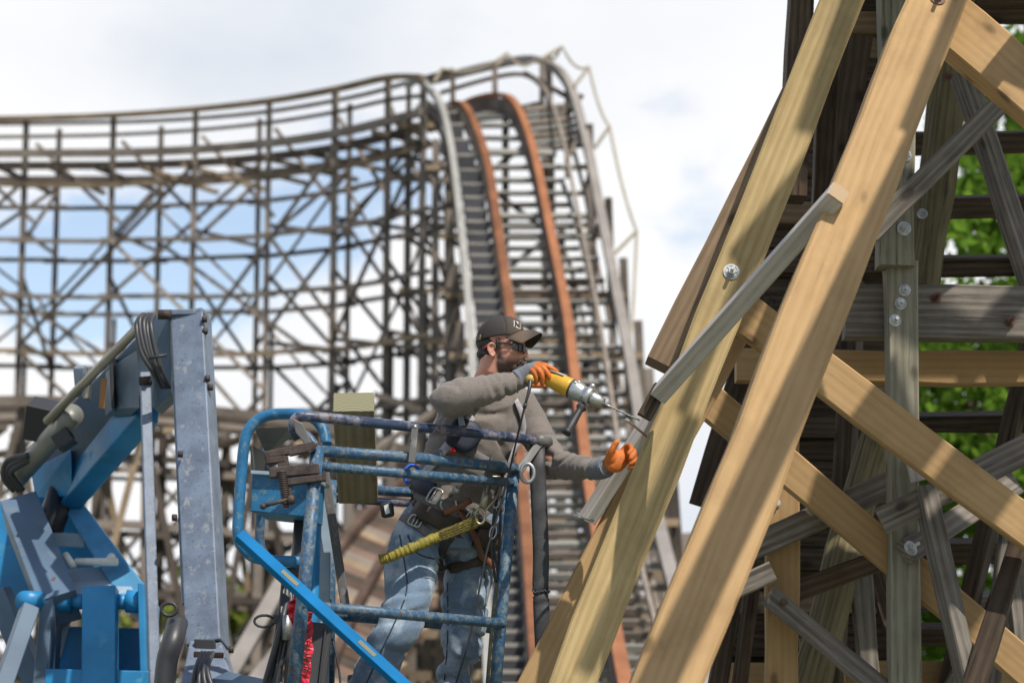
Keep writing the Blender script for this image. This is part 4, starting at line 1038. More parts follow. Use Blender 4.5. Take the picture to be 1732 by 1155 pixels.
def sleeve():
    s = MB(); pts = smooth_path([P(908, 752, 10.93), P(909, 790, 10.9), P(912, 860, 10.9), P(915, 940, 10.9), P(914, 990, 10.9), P(915, 1012, 10.9), P(916, 1040, 10.9), P(919, 1110, 10.9), P(921, 1200, 10.9)], 9)
    n = len(pts); rings = []
    for i, p in enumerate(pts):
        pinch = 1 - .12 * math.exp(-((i - 42) / 2.2) ** 2); rb = .004 * math.sin(i * 2.1) * math.exp(-((i - 42) / 5) ** 2)
        rings.append([p + V((math.cos(a) * .0365 * pinch + rb, math.sin(a) * .016 + .003 * math.sin(i * .7 + a), 0)) for a in [k * math.pi / 8 for k in range(16)]])
    s.loft(rings)
    m = plain('black_nylon_sleeve', (.035, .035, .037), .6, bumpy=.35, scale=90, var=.5)
    o = tag(s.build('padded_strap', m, None, True), 'long black padded strap hanging from the right end of the top rail', 'strap')
    s = MB(); s.tube([P(900 + k, 1000 + (k % 7) - 3, 10.885 - .004) for k in range(0, 31, 3)], .004, 6); s.build('stitch_line', M['hose'], o, True)
sleeve()
# ------------------------------------------------------------------ the worker
from mathutils.bvhtree import BVHTree
def cloth_mat(name, c1, c2, scale=220, bumpy=.35, rough=.9, fade=None, fade_lo=.5):
    m, t, b = new_mat(name); co = coords(t, rnd=False)
    f = noise_n(t, co, scale, 2, .7); f2 = noise_n(t, co, scale * .12, 4, .6)
    c = mix(t, mathn(t, 'ADD', mathn(t, 'MULTIPLY', f, .8), mathn(t, 'MULTIPLY', f2, .2)), c1, c2)
    if fade:
        n = noise_n(t, co, 5.5, 5, .65); r = N(t, 'ShaderNodeMapRange'); t.links.new(n, r.inputs[0]); r.inputs[1].default_value = fade_lo; r.inputs[2].default_value = fade_lo + .16
        c = mix(t, mathn(t, 'MULTIPLY', r.outputs[0], .65), c, fade)
    t.links.new(c, b.inputs['Base Color']); b.inputs['Roughness'].default_value = rough; b.inputs['Specular IOR Level'].default_value = .15
    b.inputs['Sheen Weight'].default_value = .15
    bump(t, b, f, bumpy, .002); return m
M['sweater'] = cloth_mat('heather_brown_knit', (.055, .047, .041), (.28, .242, .212), 170, .6)
M['jeans'] = cloth_mat('faded_denim', (.055, .088, .135), (.21, .28, .36), 200, .5, fade=(.48, .54, .59), fade_lo=.47)
M['cuff'] = cloth_mat('grey_glove_knit', (.075, .08, .095), (.21, .215, .24), 500, .5)
M['orange'] = plain('orange_rubber_palm', (.50, .125, .014), .65, bumpy=.7, scale=160, var=.25)
M['leather'] = plain('dark_brown_leather', (.045, .030, .022), .65, bumpy=.4, scale=60, var=.5)
M['tanleather'] = plain('tan_leather', (.16, .065, .03), .6, var=.4)
M['web'] = plain('grey_harness_webbing', (.135, .125, .125), .8, bumpy=.4, scale=260, var=.3)
M['strapweb'] = plain('pale_lilac_webbing', (.36, .335, .35), .8, bumpy=.4, scale=260, var=.2)
M['webdark'] = plain('dark_harness_webbing', (.045, .042, .043), .8, bumpy=.4, scale=260, var=.3)
M['navy'] = plain('navy_nylon', (.012, .018, .035), .6, bumpy=.2, scale=120)
M['yellow'] = plain('yellow_green_webbing', (.185, .15, .014), .7, bumpy=.4, scale=150, var=.45)
M['hair'] = plain('dark_brown_hair', (.018, .012, .009), .6, bumpy=.6, scale=240, var=.5)
def skin_mat():
    m, t, b = new_mat('tanned_skin'); co = coords(t, rnd=False)
    f = noise_n(t, co, 22, 4); f2 = noise_n(t, co, 300, 2)
    at = N(t, 'ShaderNodeAttribute', attribute_name='stubble'); f3 = noise_n(t, co, 420, 3, .7)
    k = mathn(t, 'MULTIPLY', at.outputs['Fac'], mathn(t, 'ADD', mathn(t, 'MULTIPLY', f3, 1.1), .35), True)
    t.links.new(mix(t, k, ramp(t, f, [(.3, (.46, .205, .135)), (.7, (.57, .275, .19))]), (.035, .022, .017)), b.inputs['Base Color'])
    b.inputs['Roughness'].default_value = .5; b.inputs['Subsurface Weight'].default_value = .12; b.inputs['Subsurface Radius'].default_value = (.012, .005, .003)
    bump(t, b, f2, .15, .001); return m
M['skin'] = skin_mat()
# head frame: f towards the face, s to his right (the camera side), u up
HO = P(845, 586, 10.97); yaw = math.radians(16)
HF = V((math.cos(yaw), -math.sin(yaw), 0)); HS = HF.cross(V((0, 0, 1))); HU = V((0, 0, 1))
HF = (HF * math.cos(.03) - HU * math.sin(.03)).normalized(); HU = HS.cross(HF)
def H(f, s, u): return HO + HF * f + HS * s + HU * u
def hell(mb, f, s, u, a, b, c, nu=18, nv=12): mb.ell(H(f, s, u), HF * a, HS * b, HU * c, nu, nv)

TORSO = [  # px, py, Y, side half-width, front half-depth
    (760, 905, 11.06, .210, .155), (764, 880, 11.06, .222, .165), (773, 845, 11.06, .222, .168), (784, 805, 11.06, .228, .174), (795, 765, 11.06, .236, .178),
    (806, 725, 11.05, .238, .174), (819, 690, 11.05, .226, .155), (823, 668, 11.05, .195, .128), (825, 652, 11.04, .115, .090), (826, 640, 11.03, .078, .074)]
TY = math.radians(38); TF = V((math.cos(TY), -math.sin(TY), 0)); TS = TF.cross(V((0, 0, 1)))
def torso(mb, sub=0.0, top=10):
    rings = []
    for px, py, Y, a, b in TORSO[:top]:
        c = P(px, py, Y)
        rings.append([c + TS * (a - sub) * math.copysign(abs(math.cos(k)) ** .85, math.cos(k)) + TF * (b - sub) * math.copysign(abs(math.sin(k)) ** .9, math.sin(k)) for k in [i * math.pi / 14 for i in range(28)]])
    mb.loft(rings)
ARM_R = [(786, 668, 10.86), (770, 674, 10.66), (757, 676, 10.49), (765, 672, 10.45), (805, 664, 10.46), (850, 650, 10.49), (880, 640, 10.515), (890, 637, 10.52)]
RAD_R = [.088, .082, .079, .078, .070, .058, .047, .044]
ARM_L = [(878, 688, 11.16), (900, 722, 11.15), (921, 758, 11.08), (938, 780, 10.98), (958, 787, 10.90), (985, 791, 10.76), (1008, 792, 10.66), (1022, 791, 10.62)]
RAD_L = [.092, .082, .072, .068, .064, .054, .047, .044]
LEG1 = [(718, 890, 11.02), (704, 925, 10.96), (696, 965, 10.90), (690, 1010, 10.84), (680, 1045, 10.80), (662, 1078, 10.80), (645, 1115, 10.86), (628, 1155, 10.92), (612, 1198, 10.98)]
RL1 = [.125, .126, .124, .112, .104, .100, .098, .094, .090]
LEG2 = [(808, 890, 11.10), (798, 930, 11.14), (790, 975, 11.16), (786, 1020, 11.16), (784, 1055, 11.14), (779, 1095, 11.15), (774, 1130, 11.18), (770, 1165, 11.2), (767, 1200, 11.2)]
RL2 = [.118, .124, .120, .110, .102, .098, .094, .092, .090]
def limb(mb, pts, rad, scale=1.0, n=18, sm=4):
    p = smooth_path([P(*q) for q in pts], sm); r = []
    for i in range(len(pts) - 1):
        for k in range(sm): r.append((rad[i] + (rad[i + 1] - rad[i]) * k / sm) * scale)
    r.append(rad[-1] * scale); mb.tube(p, r, n)
    mb.ell(p[0], (r[0], 0, 0), (0, r[0], 0), (0, 0, r[0])); mb.ell(p[-1], (r[-1], 0, 0), (0, r[-1], 0), (0, 0, r[-1]))

# body: one continuous skin (head, neck, trunk, limbs, feet)
b = MB()
hell(b, -.004, 0, .035, .099, .078, .092); hell(b, .044, 0, -.035, .072, .064, .085); hell(b, .078, 0, -.098, .034, .034, .026)
hell(b, .022, 0, -.078, .068, .058, .042); hell(b, .104, 0, .020, .014, .048, .012)
for s_ in (1, -1): hell(b, .076, .042 * s_, -.028, .026, .022, .026); hell(b, .118, .012 * s_, -.048, .011, .008, .009)
b.tube([H(.098, 0, .014), H(.110, 0, -.008), H(.124, 0, -.034), H(.129, 0, -.046)], [.010, .011, .0125, .0125], 12); hell(b, .131, 0, -.045, .011, .012, .0105)
hell(b, .108, 0, -.060, .010, .022, .012); hell(b, .113, 0, -.074, .010, .024, .0065); hell(b, .110, 0, -.085, .0105, .021, .0065); hell(b, .100, 0, -.098, .012, .022, .012)
b.tube([H(-.02, 0, -.05), H(-.03, 0, -.10), P(826, 640, 11.03), P(822, 668, 11.05)], [.066, .062, .066, .085], 18)
for s_ in (1, -1):   # ears
    e0 = H(-.010, .074 * s_, -.028)
    b.tube([e0 + HF * a + HU * c + HS * (s_ * d) for a, c, d in ((.014, .006, .0), (.012, .024, .008), (-.004, .031, .014), (-.018, .020, .016), (-.018, .0, .014), (-.010, -.018, .009), (.002, -.030, .005), (.010, -.024, .002), (.010, -.008, .0))], [.006, .006, .006, .0062, .006, .006, .0075, .006, .005], 8)
    b.ell(e0 + HS * (s_ * .004) + HF * -.004, HF * .013, HS * .006, HU * .022, 10, 8)
torso(b, .03)
limb(b, ARM_R, RAD_R, .62); limb(b, ARM_L, RAD_L, .62); limb(b, LEG1, RL1, .62); limb(b, LEG2, RL2, .62)
for leg in (LEG1, LEG2):
    a = P(*leg[-1]); a = V((a.x, a.y, FZ + .07)); b.tube([P(*leg[-1]), a], [.055, .045], 12); b.ell(a + V((.08, -.03, -.03)), (.13, -.03, 0), (.012, .05, 0), (0, 0, .035))
me = remesh(b, .0045, 3, .5)
ca = me.attributes.new('stubble', 'FLOAT', 'POINT')       # where his short beard grows
def beard_at(p):
    q = p - HO; f, s_, u = q.dot(HF), abs(q.dot(HS)), q.dot(HU)
    if u < -.15 or u > .03 or f < -.01: return 0.0
    line = -.062 + .9 * max(0, .045 - f)                     # upper edge of the beard on the cheek
    jaw = min(1, max(0, (line - u + .008) / .030)) * min(1, max(0, (f + .004) / .014))
    side = math.exp(-((f - .016) / .014) ** 2) * min(1, max(0, (s_ - .045) / .01)) * (1 if u > -.07 else 0)
    if u < -.125: jaw *= max(0, 1 - (-.125 - u) / .015)
    return max(jaw, side * .9)
for v, d_ in zip(me.vertices, ca.data): d_.value = beard_at(v.co)
PERSON = link_world('person', me, M['skin'], None, origin=(P(700, 1210, 11).x, 11, FZ))
tag(PERSON, 'bearded worker in cap, grey sweatshirt and jeans drilling from the blue basket', 'person')
# shirt
b = MB(); torso(b)
limb(b, ARM_R, RAD_R); limb(b, ARM_L, RAD_L)
b.ell(P(868, 678, 11.2), TS * .09, TF * .10, (0, 0, .075)); b.ell(P(800, 668, 10.92), TS * .09, TF * .10, (0, 0, .07))
b.tube([P(826, 655, 11.035), P(826, 643, 11.03)], [.09, .082], 18)
ELB = P(757, 676, 10.47); ELL = P(935, 778, 10.98); WRL = P(1000, 792, 10.7); WRR = P(862, 646, 10.5)
me = remesh(b, .008, 7, .55)
def ridged(p, d, f1, f2, seed=0.0):
    """folds running across direction d"""
    q = d * (p.dot(d) * f1) + (p - d * p.dot(d)) * f2 + V((seed, seed * .7, 0))
    r_ = 1 - abs(noise.noise(q)) * 2
    return .62 * r_ - .9 * max(0.0, 1 - abs(noise.noise(q * .8 + V((7, 3, 1)))) * 5) + .25
DR = (P(880, 640, 10.515) - P(765, 672, 10.45)).normalized(); DL = (P(1022, 791, 10.62) - P(938, 780, 10.98)).normalized()
def shirt_fold(p, n):
    w = .0035 * noise.noise(p * 5) + .002 * noise.noise(p * 13)
    for c, d, rad, amp, fr in ((WRL, DL, .19, .015, 24), (ELL, V((.4, -.2, -.8)).normalized(), .15, .018, 15), (WRR, DR, .15, .012, 20), (ELB, V((.6, .5, .3)).normalized(), .13, .018, 13), (P(800, 690, 10.9), V((.6, -.2, -.7)).normalized(), .17, .02, 12)):
        k = math.exp(-((p - c).length / rad) ** 2)
        if k > .02: w += 1.35 * amp * k * (ridged(p, d, fr, 5, fr) - .55)
    if p.z < P(800, 740, 11).z and (p - P(790, 800, 11.06)).length < .42:      # slack cloth gathered above the belt
        w += .015 * (ridged(p, V((.25, 0, 1)).normalized(), 11, 4) - .5)
    return n * w
displace(me, shirt_fold)
SHIRT = link_world('sweatshirt', me, M['sweater'], PERSON)
bm = bmesh.new(); bm.from_mesh(SHIRT.data); bm.transform(WM[SHIRT.name]); BV_SHIRT = BVHTree.FromBMesh(bm); bm.free()
b = MB(); torso(b); limb(b, ARM_L, RAD_L); b.ell(P(868, 678, 11.2), TS * .09, TF * .10, (0, 0, .075)); b.ell(P(800, 668, 10.92), TS * .09, TF * .10, (0, 0, .07))
me = remesh(b, .010, 6, .5); displace(me, shirt_fold); bm = bmesh.new(); bm.from_mesh(me); BV_TORSO = BVHTree.FromBMesh(bm); bm.free(); bpy.data.meshes.remove(me)
# jeans
b = MB()
limb(b, LEG1, RL1); limb(b, LEG2, RL2)
rings = []
for px, py, Y, a, c in ((760, 862, 11.06, .200, .152), (760, 885, 11.06, .22, .168), (760, 912, 11.06, .22, .168), (766, 935, 11.06, .18, .14)):
    o_ = P(px, py, Y); rings.append([o_ + TS * a * math.cos(k) + TF * c * math.sin(k) for k in [i * math.pi / 12 for i in range(24)]])
b.loft(rings)
me = remesh(b, .0085, 6, .55)
K1 = P(672, 1062, 10.80); K2 = P(783, 1060, 11.14)
def jean_fold(p, n):
    w = .004 * noise.noise(p * 4.5) + .002 * noise.noise(p * 15)
    for c, d, rad, amp, fr in ((K1, V((-.35, 0, .95)), .19, .020, 12), (K2, V((.35, 0, .93)), .22, .022, 11), (P(735, 930, 10.95), V((.5, .2, .8)), .17, .018, 14), (P(800, 945, 11.1), V((-.4, .2, .8)), .17, .018, 14), (P(620, 1170, 10.95), V((0, 0, 1)), .2, .02, 12), (P(770, 1150, 11.18), V((.3, 0, .9)), .22, .022, 11)):
        k = math.exp(-((p - c).length / rad) ** 2)
        if k > .02: w += 1.35 * amp * k * (ridged(p, d.normalized(), fr, 4, fr) - .55)
    return n * w
displace(me, jean_fold)
JEANS = link_world('jeans', me, M['jeans'], PERSON)
bm = bmesh.new(); bm.from_mesh(JEANS.data); bm.transform(WM[JEANS.name]); BV_JEANS = BVHTree.FromBMesh(bm); bm.free()
# boots
for leg in (LEG1, LEG2):
    a = P(*leg[-1]); a = V((a.x, a.y, FZ))
    s = MB(); s.tube([a + V((0, 0, .2)), a + V((0, 0, .07))], [.068, .066], 14); s.ell(a + V((.08, -.03, .045)), (.145, -.045, 0), (.018, .058, 0), (0, 0, .055)); s.bar(a + V((-.06, .015, .015)), a + V((.21, -.065, .015)), .11, .03, (0, 0, 1))
    link_world('boot', remesh(s, .007, 4), M['leather'], PERSON)

# gloves ------------------------------------------------------------
def fingers(mb, lst):
    for pts, r in lst:
        p = smooth_path([P(*q) for q in pts], 4); m_ = len(p); mb.tube(p, [r * (1 - .22 * i / m_) for i in range(m_)], 10)
        mb.ell(p[-1], (r * .8, 0, 0), (0, r * .8, 0), (0, 0, r * .8), 8, 6); mb.ell(p[0], (r, 0, 0), (0, r, 0), (0, 0, r), 8, 6)
b = MB()
b.ell(P(897, 630, 10.505), DR * .042, V((0, 1, .3)).normalized() * .026, V((0, -.3, 1)).normalized() * .030)
b.ell(P(889, 641, 10.53), (.026, 0, .006), (0, .022, 0), (-.004, 0, .026))
fingers(b, [([(895, 626, 10.49), (902, 628, 10.458), (907, 638, 10.455), (906, 649, 10.47)], .0122),
            ([(901, 621, 10.49), (910, 625, 10.452), (917, 636, 10.45), (917, 649, 10.466)], .0132),
            ([(906, 618, 10.495), (918, 622, 10.455), (928, 634, 10.452), (932, 649, 10.47)], .0135),
            ([(908, 616, 10.51), (920, 617, 10.478), (931, 622, 10.47), (942, 628, 10.478)], .0125),
            ([(888, 640, 10.54), (896, 650, 10.58), (908, 652, 10.60), (920, 652, 10.60)], .0145)])
link_world('glove', remesh(b, .0035, 3, .5), M['orange'], PERSON, 'orange glove wrapped round the drill handle')
b = MB(); b.tube([P(874, 643, 10.51), P(884, 638, 10.515), P(893, 631, 10.505), P(900, 625, 10.497), P(907, 620, 10.495)], [.047, .0455, .040, .035, .024], 18)
b.ell(P(906, 619, 10.495), (.020, 0, -.004), (0, .022, 0), (.003, 0, .014))
me = remesh(b, .004, 3); displace(me, lambda p, n: n * (.0022 * math.sin(p.dot(DR) * 420) * max(0, 1 - (p - P(880, 640, 10.51)).length / .06)))
link_world('glove_back', me, M['cuff'], PERSON)
b = MB()
b.ell(P(1041, 780, 10.585), V((.050, 0, .018)), V((.004, .026, .004)), V((-.015, 0, .048)))
b.ell(P(1034, 772, 10.57), V((.024, 0, .01)), V((0, .022, 0)), V((-.008, 0, .034)))
fingers(b, [([(1031, 778, 10.57), (1034, 764, 10.55), (1040, 752, 10.545), (1043, 748, 10.545)], .0165),
            ([(1050, 768, 10.60), (1057, 757, 10.60), (1065, 754, 10.575), (1068, 760, 10.55), (1064, 767, 10.54)], .0140),
            ([(1053, 774, 10.60), (1062, 762, 10.60), (1071, 762, 10.57), (1072, 769, 10.545), (1067, 775, 10.535)], .0142),
            ([(1055, 781, 10.60), (1064, 770, 10.60), (1073, 771, 10.57), (1073, 779, 10.545), (1067, 784, 10.54)], .0136),
            ([(1054, 788, 10.60), (1063, 779, 10.60), (1071, 780, 10.575), (1070, 788, 10.552), (1064, 791, 10.548)], .0122)])
link_world('glove', remesh(b, .0034, 2, .45), M['orange'], PERSON, 'orange glove raised open against the plank')
b = MB(); b.tube([P(1006, 793, 10.67), P(1016, 792, 10.64), P(1027, 788, 10.605)], [.047, .048, .049], 18)
me = remesh(b, .004, 3); displace(me, lambda p, n: n * (.0025 * math.sin(p.dot(DL) * 380)))
link_world('glove_cuff', me, M['cuff'], PERSON)

# head gear ---------------------------------------------------------
def cap():
    m, t, bb = new_mat('worn_dark_brown_cap'); co = coords(t, rnd=False)
    f = noise_n(t, co, 16, 4, .6); fine = noise_n(t, co, 500, 2)
    xyz = N(t, 'ShaderNodeSeparateXYZ'); t.links.new(co, xyz.inputs[0])
    r = N(t, 'ShaderNodeMapRange'); t.links.new(mathn(t, 'ADD', xyz.outputs[0], mathn(t, 'MULTIPLY', mathn(t, 'SUBTRACT', f, .5), .09)), r.inputs[0]); r.inputs[1].default_value = .02; r.inputs[2].default_value = .10
    r2 = N(t, 'ShaderNodeMapRange'); t.links.new(mathn(t, 'ADD', xyz.outputs[0], mathn(t, 'MULTIPLY', f, .03)), r2.inputs[0]); r2.inputs[1].default_value = .125; r2.inputs[2].default_value = .175; r2.inputs[3].default_value = .75; r2.inputs[4].default_value = .12
    t.links.new(mix(t, mathn(t, 'MULTIPLY', r.outputs[0], r2.outputs[0]), (.030, .025, .022), (.125, .085, .055)), bb.inputs['Base Color'])
    bb.inputs['Roughness'].default_value = .85; bump(t, bb, fine, .3, .001)
    M['cap'] = m
    s = MB(); rings = []
    prof = [(0, 1.0), (.12, 1.005), (.3, .985), (.5, .92), (.68, .80), (.82, .63), (.92, .43), (.98, .2), (1.0, .03)]
    for h, k in prof:
        ring = []
        for i in range(40):
            a = 2 * math.pi * i / 40; cf, cs = math.cos(a), math.sin(a)
            base = .034 + .014 * cf - .012 * max(0, -cf)
            f_ = (.110 if cf > 0 else .109) * cf * k - .003; s_ = .089 * cs * k
            u_ = base + (.146 - base - .012 * (1 - k) * 0) * h
            fx = f_ + .006 * h * (1 - h) * 4 * max(0, cf)
            ring.append(H(fx, s_, u_ - .010 * h * max(0, -cf)))
        rings.append(ring)
    s.loft(rings, cap=False); n0 = len(rings); c = H(-.003, 0, .1455)
    idx = [8 * 40 + i for i in range(40)]; s.add([c], []); ci = len(s.v) - 1
    for i in range(40): s.f.append((idx[i], idx[(i + 1) % 40], ci)); s.m.append(0)
    o = s.build('cap', m, PERSON, True, origin=HO); md = o.modifiers.new('solid', 'SOLIDIFY'); md.thickness = .003; md.offset = -1
    sb = o.modifiers.new('sub', 'SUBSURF'); sb.levels = 1; sb.render_levels = 1
    # brim
    s = MB(); top = []
    for j in range(7):
        k = j / 6; row = []
        for i in range(21):
            a = -1 + 2 * i / 20
            r0 = V((.108 - .058 * a * a, .083 * a, .072 - .046 * a * a)); r1 = V((.200 - .072 * abs(a) ** 2.6, .080 * a, .060 - .060 * a * a))
            p = r0.lerp(r1, k) + V((0, 0, .008 * math.sin(math.pi * k) * (1 - a * a)))
            row.append(H(*p))
        top.append(row)
    W = 21; vs = [p for row in top for p in row]; s.add(vs, [(j * W + i, j * W + i + 1, (j + 1) * W + i + 1, (j + 1) * W + i) for j in range(6) for i in range(W - 1)])
    br = s.build('brim', m, o, True, origin=HO); md = br.modifiers.new('solid', 'SOLIDIFY'); md.thickness = .0045; md.offset = -1; sb = br.modifiers.new('sub', 'SUBSURF'); sb.levels = 1; sb.render_levels = 2
    s = MB()   # seams
    for a in (.0, 1.05, 2.09, 3.14, 4.19, 5.24):
        pts = []
        for h, k in prof[:-1]:
            cf, cs = math.cos(a), math.sin(a); base = .034 + .014 * cf - .012 * max(0, -cf)
            pts.append(H((.110 if cf > 0 else .109) * cf * k * 1.004 - .003 + .006 * h * (1 - h) * 4 * max(0, cf), .089 * cs * k * 1.004, base + (.146 - base) * h - .010 * h * max(0, -cf)))
        s.tube(pts, .0011, 5)
    for d in (0, .006): s.tube([H(.110 - .058 * a * a + d, .0845 * a, .0745 - .046 * a * a + d * .2) for a in [x / 10 - 1 for x in range(21)]], .0012, 5)
    s.build('seam', m, o, True)
    s = MB(); hell(s, -.003, 0, .148, .0065, .0065, .0045, 10, 6); s.build('button', m, o, True)
    s = MB(); s.bar(H(-.098, .045, .030), H(-.086, .058, .033), .022, .004, -HF + HS); s.build('strap', M['leather'], o)
    s = MB(); c = H(-.072, .075, .032); s.tube([c + HU * .012 * math.cos(a) + (HF * .6 + HS * .5) * .007 * math.sin(a) for a in [i * .6 for i in range(11)]], .0014, 6, close=True); s.build('buckle', plain('brass', (.38, .28, .13), .35, .8), o, True)
    # front emblem, a white edged dark letter
    nrm = (HF * .82 + HS * .47 + HU * .38).normalized(); c = H(.088, .034, .093)
    hit = None
    y_ = (HU - nrm * HU.dot(nrm)).normalized(); x_ = y_.cross(nrm); tilt = Matrix.Rotation(math.radians(-12), 4, 'Z')
    mw = Matrix.Translation(c + nrm * .0035) @ Matrix((x_, y_, nrm)).transposed().to_4x4() @ tilt
    pl = MB(); pl.loft([[mw @ V((x, y, z)) for x, y in ((-.020, -.0185), (.0175, -.0185), (.0215, .0185), (-.016, .0185))] for z in (-.004, .0006)]); pl.build('emblem', plain('white_stitching', (.50, .48, .45), .8), o)
    k_ = plain('black_stitching', (.018, .018, .02), .8); pl = MB()
    def bar_(x0, y0, x1, y1, w): pl.bar(mw @ V((x0, y0, .001)), mw @ V((x1, y1, .001)), w, .0025, nrm)
    bar_(-.0125, -.0145, -.0085, .0145, .0072); bar_(.0105, -.0145, .0145, .0145, .0065); bar_(-.008, .012, .010, -.012, .0075); bar_(-.0135, .0145, -.004, .0145, .0035); bar_(.0085, .0145, .0185, .0145, .0035); bar_(-.0175, -.0145, -.007, -.0145, .0035)
    pl.build('emblem_letter', k_, o)
cap()
def glasses():
    g = plain('black_gloss_plastic', (.012, .012, .014), .18, spec=.6)
    s = MB()
    for s_ in (1, -1):     # wraparound lenses
        rows = []
        for v in (.017, .010, .0, -.012, -.021):
            row = []
            for i in range(9):
                a = math.radians(6 + 62 * i / 8); k = 1 - .55 * (abs(v) / .021) ** 3 * (i / 8) ** 2
                row.append(H(.047 + .080 * math.cos(a * .92), s_ * (.006 + .081 * math.sin(a) ** 1.0), -.014 + v * k - .001 * i / 8))
            rows.append(row)
        vs = [p for r_ in rows for p in r_]; s.add(vs, [(j * 9 + i, j * 9 + i + 1, (j + 1) * 9 + i + 1, (j + 1) * 9 + i) for j in range(4) for i in range(8)])
    o = s.build('sunglasses', g, PERSON, True); md = o.modifiers.new('solid', 'SOLIDIFY'); md.thickness = .002; md.offset = 1; sb = o.modifiers.new('sub', 'SUBSURF'); sb.levels = 2; sb.render_levels = 2
    s = MB()
    for s_ in (1, -1): s.tube([H(.118, s_ * .006, .002), H(.106, s_ * .045, .004), H(.076, s_ * .079, .002), H(.03, s_ * .0815, .002), H(-.012, s_ * .083, .000)], [.003, .0032, .0045, .0040, .0035], 8)
    s.tube([H(.120, -.01, -.002), H(.122, 0, -.001), H(.120, .01, -.002)], .003, 8); s.build('frame', g, o, True)
    s = MB()
    for s_ in (1, -1): s.tube([H(-.014, s_ * .083, -.001), H(-.036, s_ * .083, -.010), H(-.056, s_ * .080, -.022)], [.0037, .0045, .0045], 8)
    s.build('temple_tip', plain('red_rubber', (.45, .03, .04), .5), o, True)
glasses()
def hairs():
    s = MB(); hell(s, -.030, 0, .012, .079, .0785, .062); hell(s, -.055, 0, -.038, .052, .062, .030)
    s.tube([H(.012, .078, .022), H(.014, .0785, -.005), H(.012, .075, -.03)], [.006, .008, .007], 8)
    me = remesh(s, .005, 3); displace(me, lambda p, n: n * .0022 * noise.noise(p * 140)); link_world('hair', me, M['hair'], PERSON)
    s = MB()          # moustache and chin beard stand a little off the skin
    for s_ in (1, -1): s.tube([H(.117, .0, -.0655), H(.115, .014 * s_, -.068), H(.104, .027 * s_, -.080), H(.096, .031 * s_, -.092)], [.0066, .0068, .006, .006], 8)
    hell(s, .083, 0, -.106, .034, .033, .022)
    me = remesh(s, .0035, 2); displace(me, lambda p, n: n * (.0012 * noise.noise(p * 260))); link_world('beard', me, M['hair'], PERSON)
hairs()

# harness: webbing laid on the clothes --------------------------------
def cast(bv, px, py):
    d = ray_dir(px, py); o_ = V((0, 0, CAM_Z)); r = bv.ray_cast(o_, d)
    if r[0] is None: 
        q = P(px, py, 11.0); r = bv.find_nearest(q)
    n = r[1]
    if n.dot(d) > 0: n = -n
    return r[0], n
def webbing(name, px, width, mat, bv, off=.006, th=.003, sub=5, parent=None, label=None):
    ctr = smooth_path([V((x, y, 0)) for x, y in px], sub); pts = []
    for q in ctr:
        h, n = cast(bv, q.x, q.y); pts.append((h + n * off, n))
    for _ in range(2): pts = [pts[0]] + [((pts[i - 1][0] + pts[i][0] * 2 + pts[i + 1][0]) / 4, (pts[i - 1][1] + pts[i][1] * 2 + pts[i + 1][1]).normalized()) for i in range(1, len(pts) - 1)] + [pts[-1]]
    rings = []
    for i, (p, n) in enumerate(pts):
        t = (pts[min(i + 1, len(pts) - 1)][0] - pts[max(i - 1, 0)][0]).normalized(); w = t.cross(n).normalized(); n = w.cross(t)
        if n.dot(ray_dir(866, 577)) > 0: n = -n
        rings.append([p + w * (a * width / 2) + n * (b_ * th) for a, b_ in ((-1, 0), (-.9, 1), (0, 1.3), (.9, 1), (1, 0), (0, -1))])
    s = MB(); s.loft(rings); return s.build(name, M[mat] if isinstance(mat, str) else mat, parent, True, label)
HARN = webbing('harness_belt', [(660, 806), (690, 826), (725, 845), (765, 862), (805, 878), (838, 890), (852, 893)], .052, 'web', BV_SHIRT, .016, .004, parent=PERSON)
def hw(*a, **k): return webbing(*a, parent=HARN, **k)
hw('waist_pad', [(654, 800), (672, 822), (700, 846), (740, 868), (790, 890), (830, 905), (850, 905)], .125, 'leather', BV_SHIRT, .010, .007)
hw('waist_pad', [(690, 806), (712, 820), (735, 832)], .07, 'navy', BV_SHIRT, .02, .012)
hw('shoulder_strap', [(797, 704), (784, 722), (766, 745), (742, 776), (716, 806)], .045, 'strapweb', BV_SHIRT, .012)
hw('shoulder_strap', [(868, 678), (878, 700), (882, 735), (876, 790), (862, 850)], .042, 'strapweb', BV_SHIRT, .014)
hw('chest_strap', [(738, 770), (775, 756), (812, 775), (845, 792), (872, 795)], .043, 'web', BV_SHIRT, .013)
hw('chest_buckle', [(823, 778), (848, 793)], .055, 'webdark', BV_SHIRT, .02, .008)
hw('leg_strap', [(652, 858), (680, 872), (712, 892), (738, 918), (752, 950)], .05, 'web', BV_JEANS, .010)
hw('leg_strap', [(740, 968), (772, 960), (806, 950), (836, 935)], .05, 'leather', BV_JEANS, .012)
hw('leg_strap', [(752, 950), (746, 930), (762, 905)], .045, 'webdark', BV_JEANS, .012)
hw('tool_strap', [(770, 866), (790, 898), (808, 930), (826, 958)], .032, 'tanleather', BV_JEANS, .03, .005)
hw('leather_flap', [(750, 868), (768, 858), (790, 846)], .032, 'tanleather', BV_SHIRT, .035, .006)
hw('waist_pad', [(800, 905), (825, 915), (842, 912)], .09, 'leather', BV_JEANS, .02, .01)
def seams():
    for k, pts in enumerate(([(676, 905), (684, 950), (688, 1000), (664, 1060), (640, 1110), (618, 1160)], [(757, 985), (758, 1040), (757, 1090), (752, 1150)], [(812, 950), (822, 990), (818, 1050)], [(690, 905), (705, 935), (735, 945)])):
        webbing('seam', pts, .007, 'seam', BV_JEANS, .0005, .0022, 8, JEANS)
M['seam'] = plain('denim_seam', (.030, .045, .07), .9, bumpy=.5, scale=200, var=.6)
seams()
